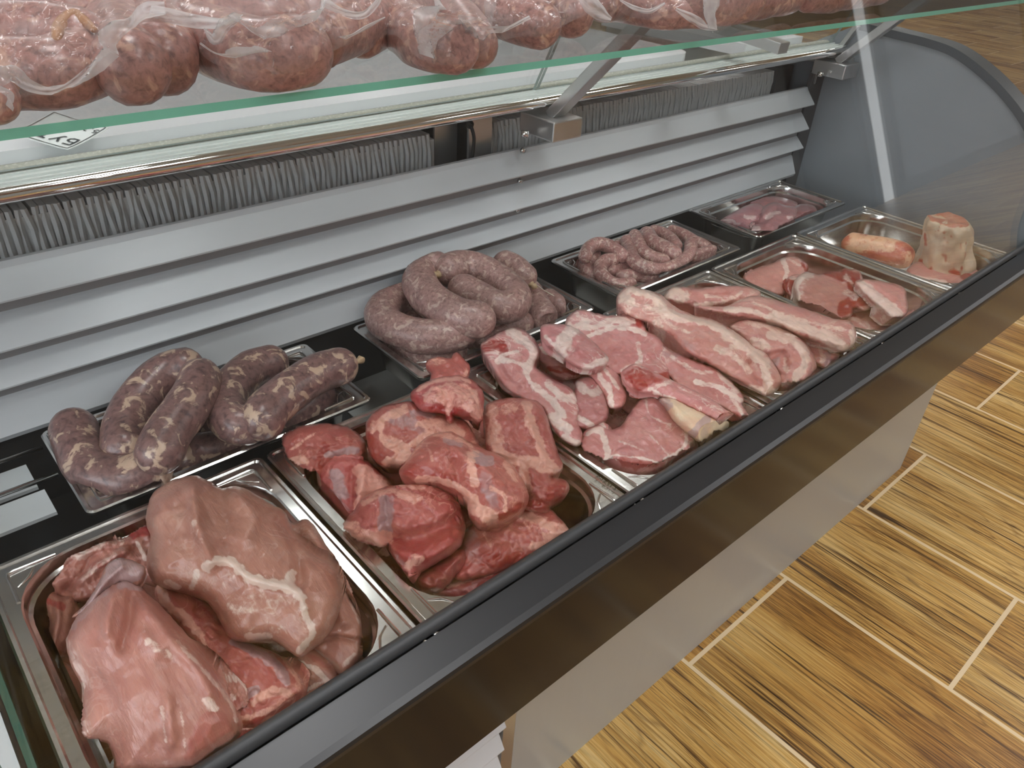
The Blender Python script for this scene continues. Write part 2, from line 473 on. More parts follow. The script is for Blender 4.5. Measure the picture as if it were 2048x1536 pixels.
def meat_mat(name, muscle, deep, pale, fat, marbling=0.35, fibre=(90, 14, 40), red=lin(168, 66, 60), membrane=lin(186, 158, 160), rough=0.3, sss=0.12):
    """Raw meat. The 'tone' attribute holds what each spot is: R fat, G blood-red flesh, B bluish membrane."""
    m, nt, b = mat(name)
    L = nt.links.new
    tc = N(nt, 'ShaderNodeTexCoord')
    at_ = N(nt, 'ShaderNodeAttribute', attribute_name='tone')
    sp = N(nt, 'ShaderNodeSeparateColor'); L(at_.outputs['Color'], sp.inputs[0])

    def noise(scale, detail, mapping=None, rough=0.55, dist=0.0):
        src = tc.outputs['Object']
        if mapping:
            mp = N(nt, 'ShaderNodeMapping'); mp.inputs['Scale'].default_value = mapping
            mp.inputs['Rotation'].default_value = (0, 0, 0.5)
            L(src, mp.inputs[0]); src = mp.outputs[0]
        n = N(nt, 'ShaderNodeTexNoise', i_Scale=scale, i_Detail=detail, i_Roughness=rough, i_Distortion=dist)
        L(src, n.inputs['Vector'])
        return n.outputs['Fac']

    def mth(op, a, bb):
        n = N(nt, 'ShaderNodeMath', operation=op)
        for k, x in enumerate((a, bb)):
            if isinstance(x, (int, float)): n.inputs[k].default_value = x
            else: L(x, n.inputs[k])
        return n.outputs[0]

    def rmp(x, lo, hi):
        n = N(nt, 'ShaderNodeMapRange', interpolation_type='SMOOTHSTEP'); n.inputs[1].default_value = lo; n.inputs[2].default_value = hi
        L(x, n.inputs[0]); return n.outputs[0]

    def mixc(f, a, bcol):
        n = N(nt, 'ShaderNodeMix', data_type='RGBA'); L(f, n.inputs[0])
        for k, x in ((6, a), (7, bcol)):
            if isinstance(x, tuple): n.inputs[k].default_value = x
            else: L(x, n.inputs[k])
        return n.outputs[2]
    broad = noise(16, 3, None, 0.5, 0.8)
    fib = noise(1.0, 5, fibre, 0.65, 0.3)
    r = ramp(nt, [(0.22, deep), (0.46, muscle), (0.74, pale)])
    L(mth('ADD', mth('MULTIPLY', broad, 0.6), mth('MULTIPLY', fib, 0.4)), r.inputs[0])
    c = r.outputs[0]
    # thin marbling lines
    mn = noise(26, 4, None, 0.55, 1.6)
    ab = N(nt, 'ShaderNodeMath', operation='ABSOLUTE'); L(mth('SUBTRACT', mn, 0.5), ab.inputs[0])
    line = mth('SUBTRACT', 1.0, rmp(ab.outputs[0], 0.004, 0.03))
    patch = rmp(noise(9, 2, None), 0.45, 0.62)
    c = mixc(mth('MULTIPLY', mth('MULTIPLY', line, patch), marbling), c, fat)
    c = mixc(rmp(mth('ADD', sp.outputs['Green'], mth('MULTIPLY', mth('SUBTRACT', fib, 0.5), 0.5)), 0.25, 0.8), c, red)
    c = mixc(mth('MULTIPLY', rmp(mth('ADD', sp.outputs['Blue'], mth('MULTIPLY', mth('SUBTRACT', mn, 0.5), 0.7)), 0.3, 0.75), 0.75), c, membrane)
    f2 = ramp(nt, [(0.3, tuple(x * 0.86 if i < 3 else 1 for i, x in enumerate(fat))), (0.55, fat), (0.8, tuple(min(1, x * 1.12) if i < 3 else 1 for i, x in enumerate(fat)))])
    L(noise(55, 3), f2.inputs[0])
    ff = mth('ADD', sp.outputs['Red'], mth('MULTIPLY', mth('SUBTRACT', noise(95, 5, None, 0.65, 1.0), 0.5), 1.5))
    ff = mth('ADD', ff, mth('MULTIPLY', mth('SUBTRACT', fib, 0.5), 0.8))
    c = mixc(mth('MULTIPLY', rmp(ff, 0.28, 0.85), 0.92), c, f2.outputs[0])
    wide = rmp(mth('SUBTRACT', 1.0, ab.outputs[0]), 0.93, 0.995)
    c = mixc(mth('MULTIPLY', mth('MULTIPLY', wide, rmp(noise(12, 3, None, 0.6), 0.5, 0.7)), marbling * 0.55), c, fat)
    oi = N(nt, 'ShaderNodeObjectInfo'); hs = N(nt, 'ShaderNodeHueSaturation')
    v1 = N(nt, 'ShaderNodeMapRange'); v1.inputs[3].default_value = 0.80; v1.inputs[4].default_value = 1.14; L(oi.outputs['Random'], v1.inputs[0])
    v2 = N(nt, 'ShaderNodeMapRange'); v2.inputs[3].default_value = 0.494; v2.inputs[4].default_value = 0.503
    L(mth('FRACT', mth('MULTIPLY', oi.outputs['Random'], 7.3), 0.0), v2.inputs[0])
    L(v1.outputs[0], hs.inputs['Value']); L(v2.outputs[0], hs.inputs['Hue']); L(c, hs.inputs['Color'])
    L(hs.outputs[0], b.inputs['Base Color'])
    b.inputs['Roughness'].default_value = rough
    b.inputs['Subsurface Weight'].default_value = sss
    b.inputs['Subsurface Radius'].default_value = (1.0, 0.35, 0.25)
    b.inputs['Subsurface Scale'].default_value = 0.006
    b.inputs['Coat Weight'].default_value = 0.35
    b.inputs['Coat Roughness'].default_value = 0.16
    bp = N(nt, 'ShaderNodeBump'); bp.inputs['Strength'].default_value = 0.8; bp.inputs['Distance'].default_value = 0.0022
    hgt = mth('ADD', mth('MULTIPLY', fib, 0.7), mth('MULTIPLY', mn, 0.9))
    hgt = mth('ADD', hgt, mth('MULTIPLY', noise(120, 3), 0.35))
    L(hgt, bp.inputs['Height']); L(bp.outputs[0], b.inputs['Normal'])
    L(bp.outputs[0], b.inputs['Coat Normal'])
    return m


def sausage_mat(name, base, dark, fat, fat_lo, fat_hi, scale=60, fine=170, rough=0.32, coat=0.25):
    m, nt, b = mat(name)
    L = nt.links.new
    tc = N(nt, 'ShaderNodeTexCoord')

    def noise(s, d, dist=0.0, r=0.55):
        n = N(nt, 'ShaderNodeTexNoise', i_Scale=s, i_Detail=d, i_Distortion=dist, i_Roughness=r)
        L(tc.outputs['Object'], n.inputs['Vector']); return n.outputs['Fac']
    n1 = noise(scale, 4, 0.8); n2 = noise(fine, 4, 0.5); n3 = noise(14, 2)
    r = ramp(nt, [(0.28, dark), (0.5, base), (0.7, tuple(min(1, x * 1.25) if i < 3 else 1 for i, x in enumerate(base)))])
    L(n2, r.inputs[0])
    mr = N(nt, 'ShaderNodeMapRange', interpolation_type='SMOOTHSTEP'); mr.inputs[1].default_value = fat_lo; mr.inputs[2].default_value = fat_hi
    L(n1, mr.inputs[0])
    mx = N(nt, 'ShaderNodeMix', data_type='RGBA'); L(mr.outputs[0], mx.inputs[0]); L(r.outputs[0], mx.inputs[6]); mx.inputs[7].default_value = fat
    # broad redder / greyer patches
    h = N(nt, 'ShaderNodeHueSaturation'); L(mx.outputs[2], h.inputs['Color'])
    mv = N(nt, 'ShaderNodeMapRange'); mv.inputs[1].default_value = 0.3; mv.inputs[2].default_value = 0.7; mv.inputs[3].default_value = 0.8; mv.inputs[4].default_value = 1.15
    L(n3, mv.inputs[0]); L(mv.outputs[0], h.inputs['Value'])
    L(h.outputs[0], b.inputs['Base Color'])
    b.inputs['Roughness'].default_value = rough
    b.inputs['Coat Weight'].default_value = coat; b.inputs['Coat Roughness'].default_value = 0.2
    b.inputs['Subsurface Weight'].default_value = 0.06; b.inputs['Subsurface Scale'].default_value = 0.004
    bp = N(nt, 'ShaderNodeBump'); bp.inputs['Strength'].default_value = 0.35; bp.inputs['Distance'].default_value = 0.0012
    L(n2, bp.inputs['Height']); L(bp.outputs[0], b.inputs['Normal'])
    return m


M['ham'] = meat_mat('pink_ham', lin(184, 126, 112), lin(146, 90, 78), lin(210, 156, 138), lin(240, 214, 200), 0.25, fibre=(160, 16, 50), sss=0.08)
M['shoulder'] = meat_mat('red_shoulder', lin(184, 98, 92), lin(146, 62, 60), lin(206, 130, 118), lin(238, 178, 160), 0.6)
M['neck'] = meat_mat('pink_neck_steak', lin(208, 140, 138), lin(176, 92, 92), lin(226, 172, 166), lin(246, 222, 212), 0.7)
M['belly'] = meat_mat('pork_belly', lin(212, 148, 140), lin(184, 110, 104), lin(230, 180, 168), lin(246, 216, 200), 0.6)
M['chop'] = meat_mat('pale_loin_chop', lin(206, 146, 138), lin(192, 122, 116), lin(220, 168, 156), lin(238, 212, 200), 0.15)
M['fillet'] = meat_mat('mauve_fillet', lin(176, 126, 128), lin(148, 96, 102), lin(200, 152, 148), lin(226, 200, 196), 0.3)
M['fat'] = meat_mat('yellowish_fat', lin(236, 206, 176), lin(226, 172, 150), lin(244, 226, 204), lin(250, 236, 216), 0.3, fibre=(40, 40, 12), red=lin(206, 84, 70), rough=0.34)
M['shank'] = meat_mat('orange_red_shank', lin(206, 112, 88), lin(176, 66, 54), lin(226, 152, 120), lin(244, 196, 160), 0.5, fibre=(14, 60, 40))
M['saus_dark'] = sausage_mat('dark_coarse_sausage', lin(134, 102, 98), lin(92, 68, 68), lin(204, 176, 154), 0.545, 0.63, 62, 150)
M['saus_grey'] = sausage_mat('grey_pink_sausage', lin(170, 134, 128), lin(130, 98, 94), lin(206, 178, 166), 0.53, 0.64, 105, 220, 0.36, 0.15)
M['saus_thin'] = sausage_mat('thin_pink_sausage', lin(186, 140, 134), lin(148, 104, 100), lin(222, 192, 180), 0.52, 0.62, 150, 260)
M['saus_shelf'] = sausage_mat('brown_red_sausage', lin(170, 124, 116), lin(126, 90, 86), lin(206, 164, 146), 0.54, 0.66, 85, 230, 0.3, 0.4)
M['fat_white'] = sausage_mat('fat_white_end', lin(206, 176, 154), lin(160, 120, 104), lin(226, 200, 178), 0.5, 0.66, 60, 140)
M['casing'] = simple('pale_casing_end', lin(206, 178, 142), 0.45, 0.0, 0.08, 300, bump=0.5)
M['casing_tan'] = simple('tan_casing', lin(178, 130, 94), 0.4, 0.0, 0.12, 200, bump=0.6)
M['string'] = simple('white_string', lin(214, 206, 190), 0.7, 0.0, 0.05, 400)
# ------------------------------------------------------------------ the shop
def struct(name, mb, m):
    return tag(mb.build(name, m), kind='structure')


X0, X1, Y0, Y1, ZC = -3.0, 17.0, -4.0, 7.0, 3.0
struct('floor', MB().box(X0, X1, Y0, Y1, -0.05, 0.0), M['floor']).location
fl = bpy.data.objects['floor']
me = fl.data
for v in me.vertices: v.co = fl.matrix_basis @ v.co          # floor keeps the shop's own axes for its tile grid
fl.location = (0, 0, 0)
struct('wall_back', MB().box(X0, X1, Y1, Y1 + 0.1, 0, ZC), M['wall'])
struct('wall_front', MB().box(X0, X1, Y0 - 0.1, Y0, 0, ZC), M['wall'])
struct('wall_left', MB().box(X0 - 0.1, X0, Y0, Y1, 0, ZC), M['wall'])
struct('wall_right', MB().box(X1, X1 + 0.1, Y0, Y1, 0, ZC), M['wall'])
struct('ceiling', MB().box(X0, X1, Y0, Y1, ZC, ZC + 0.1), M['ceiling'])
M['lamp'] = emit('lamp_diffuser', (0.98, 0.985, 1.0, 1), 13.5)
M['day'] = emit('daylight_pane', (0.84, 0.92, 1.0, 1), 4.0)
lamp_spots = [(0.55, -0.02)] + [(x, y) for x in (-1.6, 0.9, 3.4, 6.4, 9.6, 13.0) for y in (-2.6, -1.2, 1.9, 4.6)]
for i, (x, y) in enumerate(lamp_spots):
    t = tag(empty('ceiling_light', (x, y, ZC - 0.045)), 'square white recessed ceiling light panel over the shop floor', 'ceiling light', 'ceiling light panels')
    MB().box(x - 0.30, x + 0.30, y - 0.30, y + 0.30, ZC - 0.012, ZC - 0.002).build('lamp_frame', M['white_paint'], t)
    MB().box(x - 0.275, x + 0.275, y - 0.275, y + 0.275, ZC - 0.02, ZC - 0.0125).build('lamp_diffuser', M['lamp'], t)
# shop window in the left wall (out of frame, lights the near end of the counter)
wn = tag(empty('window_1', (X0 + 0.02, -1.2, 0.9)), kind='structure')
MB().box(X0 + 0.001, X0 + 0.012, -3.0, 0.6, 0.9, 2.5).build('window_pane', M['day'], wn)
wf = MB()
for y in (-3.05, -1.22, 0.55): wf.box(X0 + 0.001, X0 + 0.05, y, y + 0.06, 0.85, 2.55)
for z in (0.85, 2.5): wf.box(X0 + 0.001, X0 + 0.05, -3.05, 0.61, z, z + 0.06)
wf.build('window_frame', M['white_paint'], wn)

# front wall: brown door, narrow bright side light beside it, wide pale window
def opening(name, x0, x1, z0, z1, m, fm):
    t = tag(empty(name, ((x0 + x1) / 2, Y0 + .02, z0)), kind='structure')
    MB().box(x0, x1, Y0 + .001, Y0 + .015, z0, z1).build('pane' if name[0] == 'w' else 'leaf', m, t)
    f = MB()
    for x in (x0 - .06, x1): f.box(x, x + .06, Y0 + .001, Y0 + .05, z0, z1 + .06)
    f.box(x0, x1, Y0 + .001, Y0 + .05, z1, z1 + .06)
    f.build('frame', fm, t)
M['door_wood'] = simple('brown_door', lin(92, 70, 52), 0.5, 0.0, 0.05, 8)
M['side_light'] = emit('side_light_pane', (0.92, 0.97, 1.0, 1), 1.5)
M['frosted'] = emit('frosted_window_pane', (0.90, 0.95, 1.0, 1), 0.10, 0.2)
opening('door_1', 7.25, 8.40, 0.0, 2.7, M['door_wood'], M['door_wood'])
opening('window_2', 8.62, 8.92, 0.0, 2.9, M['side_light'], M['wall'])
opening('window_3', 9.25, 13.4, 0.15, 2.8, M['frosted'], M['wall'])

# ------------------------------------------------------------------ the refrigerated counter
XL, XR = -0.012, 1.70            # inside of the display well
RIM = 0.647
counter = tag(empty('display_counter', (0.85, 0.0, 0.0)),
              'long black and grey refrigerated butcher counter with glass front full of meat trays', 'display counter')

# base: grey front panel with a louvred machine grille at its left
bx = 1.776
base = MB()
base.prism_z([(0.462, -0.237), (bx, -0.237), (bx, 0.40), (0.462, 0.40)], 0.0, 0.53)
bp = base.build('base_panel', M['panel_paint'], counter, bevel=0.003)
MB().box(-0.6, 0.46, -0.20, 0.40, 0.0, 0.53).build('plinth_core', M['steel_dark'], counter)
gr = MB()
for k in range(9):
    z = 0.485 - k * 0.052
    gr.add([(x, y, zz) for x in (-0.6, 0.436) for y, zz in ((-0.222, z + 0.030), (-0.248, z - 0.012), (-0.238, z - 0.017), (-0.214, z + 0.022))],
           [(0, 1, 5, 4), (1, 2, 6, 5), (2, 3, 7, 6), (3, 0, 4, 7), (3, 2, 1, 0), (4, 5, 6, 7)])
gl = gr.build('louvre_grille', M['louver_paint'], counter, bevel=0.0015)
MB().box(0.440, 0.4615, -0.2375, -0.20, 0.0, 0.53).build('grille_frame', M['alu'], gl)

# black bumper: glossy upright face, satin sloping ledge, grey gasket roll under the glass
XE = 1.79
bump = MB().prism_x([(-0.347, 0.6335), (-0.347, 0.507), (-0.340, 0.500), (-0.253, 0.500), (-0.253, 0.508), (-0.339, 0.508), (-0.339, 0.6335)], -0.6, XE)
bumper = bump.build('front_bumper', M['black_gloss'], counter)
ledge = MB().prism_x([(-0.3135, 0.6485), (-0.3135, 0.6505), (-0.3405, 0.6445), (-0.346, 0.642), (-0.3474, 0.6385), (-0.3474, 0.634), (-0.340, 0.634), (-0.330, 0.6405)], -0.6, XE).build('ledge', M['black_satin'], bumper)
roll = MB()
pr = [(-0.3065 + 0.0066 * math.cos(a), 0.6545 + 0.0066 * math.sin(a)) for a in np.linspace(0, 2 * math.pi, 18, endpoint=False)]
roll.prism_x(pr, -0.6, XE, smooth=True).build('gasket_roll', M['gasket'], bumper)

# display well: dark floor, front and back, support rails under the trays
well = MB()
well.box(-0.6, XR, -0.317, 0.30, 0.510, 0.520)
well.box(-0.6, XR, -0.322, -0.318, 0.510, 0.640)
well.box(-0.6, XR, 0.2105, 0.216, 0.520, 0.66)
w = well.build('well_liner', M['steel_dark'], counter)
for y, z in ((0.160, 0.640), (0.104, 0.640)):
    MB().tube([(-0.6, y, z), (0.0935, y, z)], 0.0028, 10).build('tray_rail', M['steel'], w)
wp = MB().box(-0.59, 0.073, 0.109, 0.154, 0.626, 0.630)
wp.box(-0.59, 0.077, 0.058, 0.1005, 0.626, 0.630)
wp.build('reflection_plate', M['white_paint'], w)  # white plates added to stand in for a bright reflection in the well

# louvred duct panel: four folded slats, with rivets
prof = [(.2000, .8385), (.1965, .8325), (.1745, .8085), (.1750, .8065), (.1990, .8062), (.2000, .8052), (.2000, .7862), (.1972, .7840), (.1722, .7575), (.1727, .7555), (.1955, .7552), (.1965, .7542), (.1965, .7358), (.1938, .7336),
        (.1733, .7155), (.1738, .7135), (.1965, .7132), (.1975, .7122), (.1975, .6930), (.1948, .6910), (.1768, .6565), (.180, .650)]
back = [(.203, .650), (.206, .700), (.2075, .780), (.2065, .8385)]
duct = MB().prism_x(prof + back, -0.6, 1.648)
pp = prof + back
for k in range(len(pp)):
    (ya, za), (yb_, zb_) = pp[k], pp[(k + 1) % len(pp)]
    if k < len(prof) - 2 and (abs(ya - yb_) < 1e-6 or abs(za - zb_) < 5e-4): duct.mi[k] = 1      # air slots: recess faces coloured darker for the shade inside
slats = duct.build('louvred_duct_panel', [M['slat_paint'], M['slot_shade']], counter)
for u, v, y in ((1046, 301, .193), (1040, 362, .192), (1035, 420, .191)):
    p = aty(u, v, y)
    rb = MB(); rb.tube([(p[0], p[1] + .002, p[2]), (p[0], p[1] - .003, p[2])], [.0042, .0036], 14)
    rv = rb.build('rivet', M['steel'], slats)
    MB().tube([(p[0], p[1] - .0029, p[2]), (p[0], p[1] - .0036, p[2])], .0013, 8).build('rivet_hole', M['rubber'], rv) if False else None

# evaporators behind the duct panel
def evaporator(x0, x1, pitch, loc_z):
    mb = MB()
    n = int((x1 - x0) / pitch)
    zs = np.linspace(0.70, 0.868, 9)
    for k in range(n + 1):
        x = x0 + k * pitch
        ph = rng.random() * 6
        am = 0.0005 + 0.0009 * rng.random()
        th = pitch * 0.42
        fr, bk = [], []
        for z in zs:
            w_ = am * math.sin(ph + z * 90) + 0.0008 * math.sin(ph * 3 + z * 240)
            fr.append((x + w_, 0.246 + 0.0015 * math.sin(ph + 70 * z), z))
            bk.append((x + w_ * 0.3, 0.345, z))
        V, F = [], []
        for i in range(len(zs)):
            fx, fy, fz = fr[i]; gx, gy, gz = bk[i]
            if i == len(zs) - 1: fy += 0.004
            V += [(fx - th, fy + .002, fz), (fx, fy, fz), (fx + th, fy + .002, fz), (gx + th, gy, gz), (gx - th, gy, gz)]
        for i in range(len(zs) - 1):
            a, b = i * 5, i * 5 + 5
            for j in range(5):
                F.append((a + j, a + (j + 1) % 5, b + (j + 1) % 5, b + j))
        t = (len(zs) - 1) * 5
        F.append((t, t + 1, t + 2, t + 3, t + 4))
        mb.add(V, F, 0, False)
    mb.box(x0 - 0.002, x1 + 0.002, 0.2505, 0.34, 0.70, 0.860)
    return mb.build('evaporator_fins', M['fin'], counter)


evaporator(-0.25, 0.690, 0.0079, 0)
evaporator(0.792, 1.585, 0.0083, 0)
pl = MB().box(0.742, 0.778, 0.232, 0.236, 0.70, 0.888)
pl.box(0.778, 0.786, 0.232, 0.33, 0.70, 0.888).box(0.70, 0.742, 0.26, 0.264, 0.70, 0.888)
mount = pl.build('sensor_bracket', M['alu'], counter)
cp = [aty(939, 249, .228), aty(944, 258, .222), aty(948, 280, .224), aty(944, 316, .226), aty(942, 330, .228)]
MB().tube(catmull(cp, 6), 0.0026, 8).build('sensor_cable', M['rubber'], mount)
c = aty(939, 249, .2315)
MB().tube([(c[0], .2325, c[2]), (c[0], .2285, c[2])], .006, 14).build('cable_grommet', M['rubber'], mount)
MB().box(-0.6, 1.70, 0.352, 0.36, 0.52, 0.860).build('duct_back_wall', M['duct'], counter)
MB().box(1.60, 1.66, 0.250, 0.351, 0.66, 0.872).build('duct_end_box', M['duct'], counter)

# sliding door track above the evaporators: chrome nose, grooved pale channel, sealant line
tr = MB()
tr.prism_x([(.158, .924), (.2185, .924), (.2185, .912), (.262, .912), (.262, .909), (.158, .909)], -0.6, 1.69)
track = tr.build('door_track', M['track'], counter)
ch = [(.1585, .9242)] + [(.158 - .0075 * math.sin(t), .9165 + .0075 * math.cos(t)) for t in np.linspace(.2, math.pi - .2, 10)] + [(.1585, .9088)]
MB().prism_x(ch, -0.6, 1.69, smooth=True).build('chrome_nose', M['chrome'], track)
g2 = MB()
for y in (.1625, .1735, .1865): g2.prism_x([(y, .9235), (y, .9262), (y + .002, .9262), (y + .002, .9235)], -0.6, 1.69)
g2.build('track_rib', M['track'], track)
MB().prism_x([(.198, .9238), (.201, .9268), (.207, .9282), (.213, .9272), (.2175, .9238)], -0.6, 1.69, smooth=True).build('sealant_line', M['sealant'], track)


# two struts with foot blocks carry the glass shelf
def strut(x):
    s = MB().bar((x, 0.150, 0.8985), (x, 0.002, 1.049), 0.024, 0.016).build('shelf_strut', M['alu'], counter, bevel=0.0012)
    MB().box(x - 0.029, x + 0.029, 0.118, 0.19, 0.8705, 0.899).build('foot_block', M['alu'], s, bevel=0.002)
    MB().tube([(x - .045, .160, .880), (x - .045, .160, .872)], .006, 10).build('foot_screw', M['steel'], s)
    return s


strut(0.832)
strut(1.655)
MB().bar((1.30, 0.265, 0.982), (1.30, 0.078, 0.964), 0.030, 0.018).build('shelf_arm', M['alu'], counter, bevel=0.001)

# rear sliding glass doors, leaning back from the shelf to the track
def rear_door(x0, x1, dy):
    a, b_ = (.186 + dy, .9265), (.128 + dy, 1.046)
    t = 0.005
    mb = MB()
    mb.add([(x, y, z) for x in (x0, x1) for y, z in (a, (a[0] + t, a[1]), (b_[0] + t, b_[1]), b_)],
           [(0, 4, 7, 3), (1, 2, 6, 5)], 0)
    n = len(mb.v)
    mb.add([(x, y, z) for x in (x0, x1) for y, z in (a, (a[0] + t, a[1]), (b_[0] + t, b_[1]), b_)],
           [(0, 3, 2, 1), (4, 5, 6, 7), (0, 1, 5, 4), (3, 7, 6, 2)], 1)
    return mb.build('rear_glass_door', [M['glass'], M['door_edge']], counter)


rear_door(0.826, 1.672, 0.0)
rear_door(-0.02, 0.842, 0.008)
MB().bar((1.685, .168, .922), (1.685, .146, .966), 0.014, 0.010).build('door_end_rail', M['alu'], counter, bevel=0.001)
MB().box(1.672, 1.70, .14, .235, .8850, .903).build('track_end_cap', M['alu'], counter)

# grey end panel with its rounded dark trim
edge = [(.150, .9665), (.095, .9635), (.053, .961), (.003, .958), (-.048, .950), (-.102, .929), (-.159, .898), (-.213, .858), (-.262, .806), (-.300, .748), (-.328, .690), (-.338, .640)]
edge = [tuple(p) for p in catmull(edge, 5)]
body = edge + [(-.338, .53), (.34, .53), (.34, .905), (.262, .905), (.22, .93)]
endp = MB().prism_x(body, 1.702, 1.748).build('end_panel', M['end_grey'], counter)
tm = MB()
ed = np.array(edge)
tan = np.gradient(ed, axis=0); tan /= np.linalg.norm(tan, axis=1)[:, None]
nrm = np.stack([tan[:, 1], -tan[:, 0]], 1) * -1
if nrm[10][1] < 0: nrm = -nrm
ring = []
inn, out = ed - nrm * 0.011, ed + nrm * 0.0035
V, F = [], []
for k in range(len(ed)):
    for x, q in ((1.699, inn[k]), (1.699, out[k]), (1.752, out[k]), (1.752, inn[k])):
        V.append((x, q[0], q[1]))
for k in range(len(ed) - 1):
    a, b_ = 4 * k, 4 * k + 4
    for j in range(4): F.append((a + j, a + (j + 1) % 4, b_ + (j + 1) % 4, b_ + j))
F += [(3, 2, 1, 0), tuple(len(V) - 4 + j for j in range(4))]
tm.add(V, F).build('end_panel_trim', M['trim_grey'], endp)
# corner between slats and end panel
MB().box(1.650, 1.7015, .196, .2055, .53, .870).build('corner_filler', M['duct'], counter)
MB().box(1.655, 1.658, .190, .1955, .846, .868).build('catch_plate', M['steel'], counter)

# left end: green-edged glass divider on a black strip, pale neighbour panel beyond
lp = MB()
lp.add([(-.0095, y, z) for y, z in ((-.31, .6335), (.19, .6335), (.19, .655), (-.31, .655))] + [(-.0145, y, z) for y, z in ((-.31, .6335), (.19, .6335), (.19, .655), (-.31, .655))],
       [(0, 1, 2, 3), (7, 6, 5, 4), (3, 2, 6, 7), (0, 4, 5, 1), (0, 3, 7, 4), (1, 5, 6, 2)], 0)
lp.build('left_glass_strip', M['dark_glass_edge'], counter)
MB().box(-.0182, -.0148, -.31, .05, .60, .650).build('divider_strip', M['black_satin'], counter)
MB().box(-0.59, -.0185, -.312, .05, .600, .652).build('left_cover_panel', M['white_paint'], counter)

# front glass, leaning back from the ledge to just over the shelf
gy = lambda z: -0.3095 + 0.25 * (z - 0.655)
def pane(name, loop_bl, m_face, m_edge, parent):
    pass
gx1 = 1.70
fg = MB()
a = [(gy(.656), .656), (gy(1.125), 1.125)]
q = [(x, y + d, z) for d in (0.0, 0.006) for x, (y, z) in ((-.02, a[0]), (gx1, a[0]), (gx1, a[1]), (-.02, a[1]))]
fg.add(q, [(0, 1, 2, 3), (7, 6, 5, 4)], 0)
fg.add(q, [(0, 4, 5, 1), (1, 5, 6, 2), (2, 6, 7, 3), (3, 7, 4, 0)], 1)
fg.build('front_glass', [M['glass'], M['glass_edge']], counter)

# glass shelf over the counter
SZ = 1.0555
sy0 = -0.1665
sg = MB()
q = [(x, y, z) for z in (SZ, SZ + 0.0056) for x, y in ((-.6, sy0), (2.05, sy0 - .016), (2.05, .36), (-.6, .36))]
sg.add(q, [(3, 2, 1, 0), (4, 5, 6, 7)], 0)
sg.add(q, [(0, 1, 5, 4), (1, 2, 6, 5), (2, 3, 7, 6), (3, 0, 4, 7)], 1)
sg.build('glass_shelf', [M['shelf_glass'], M['glass_edge']], counter)

# ------------------------------------------------------------------ behind the counter
wt = MB()
cr = [(1.225, .2635)] + [(1.268 + .04 * math.sin(t), .3035 - .04 * math.cos(t)) for t in np.linspace(0, math.pi / 2, 8)] + [(1.308, .66), (-.6, .66), (-.6, .2635)]
wt.prism_z(cr, .9015, .9250)
tag(wt.build('rear_worktop', M['worktop'], bevel=0.002), 'white worktop with rounded corner behind the glass doors, price cards on it', 'worktop')
bd = MB().prism_z([(1.48, .264), (1.695, .264), (1.695, .66), (1.48, .66)], .9015, .9250)
tag(bd.build('rear_worktop', M['worktop'], bevel=0.002), 'short white worktop piece at the grey end panel, behind the rear doors', 'worktop')
lg = MB().box(-.6, 1.26, .44, .66, 0, .8995).box(1.50, 1.695, .44, .66, 0, .8995)
lg.build('rear_cabinet', M['panel_paint'])
tag(bpy.data.objects['rear_cabinet'], 'grey service cabinet carrying the white worktop behind the counter', 'cabinet')


def stroke(mb, pts, w, origin, ex, ey, lift):
    """flat pen stroke: pts in card units on the plane origin + a*ex + b*ey"""
    P = np.array([origin + a * ex + b * ey + lift for a, b in pts])
    n = np.cross(ex, ey); n /= np.linalg.norm(n)
    V, F = [], []
    for i in range(len(P)):
        t = P[min(i + 1, len(P) - 1)] - P[max(i - 1, 0)]
        s = np.cross(n, t); s /= np.linalg.norm(s)
        V += [P[i] - s * w / 2, P[i] + s * w / 2]
    for i in range(len(P) - 1): F.append((2 * i, 2 * i + 1, 2 * i + 3, 2 * i + 2))
    mb.add(V, F)


GLY = {
    'Б': [[(.6, 1), (0, 1), (0, 0), (.45, 0), (.62, .12), (.66, .28), (.58, .45), (.4, .55), (0, .55)]],
    'У': [[(0, 1), (.33, .42)], [(.68, 1), (.36, .36), (.2, .06), (0, 0)]],
    'Т': [[(0, 1), (.7, 1)], [(.35, 1), (.35, 0)]],
    '5': [[(.55, 1), (.05, 1), (.02, .56), (.3, .62), (.52, .5), (.56, .3), (.42, .05), (.2, 0), (0, .1)]],
    '3': [[(.02, .95), (.3, 1), (.52, .85), (.5, .65), (.25, .54), (.5, .45), (.56, .2), (.35, 0), (0, .06)]],
    '7': [[(0, 1), (.56, 1), (.2, 0)]],
    ',': [[(.1, .1), (.04, -.15)]],
    'E': [[(.52, 1), (0, 1), (0, 0), (.52, 0)], [(0, .52), (.42, .52)]],
    'N': [[(0, 0), (0, 1), (.56, 0), (.56, 1)]],
    '6': [[(.5, .95), (.25, 1), (.05, .7), (0, .3), (.15, .03), (.4, .03), (.54, .25), (.45, .5), (.2, .55), (.03, .4)]],
    '1': [[(.1, .8), (.3, 1), (.3, 0)]],
    '-': [[(.02, .5), (.36, .5)]],
    ' ': [],
}


def write(mb, text, origin, ex, ey, h, w, gap=.9, lift=np.zeros(3)):
    x = 0
    for ch in text:
        for st in GLY[ch]:
            stroke(mb, [(x + a * h, b * h) for a, b in st], w, np.asarray(origin, float), ex, ey, lift)
        x += h * gap * (0.45 if ch in ',- ' else 1)


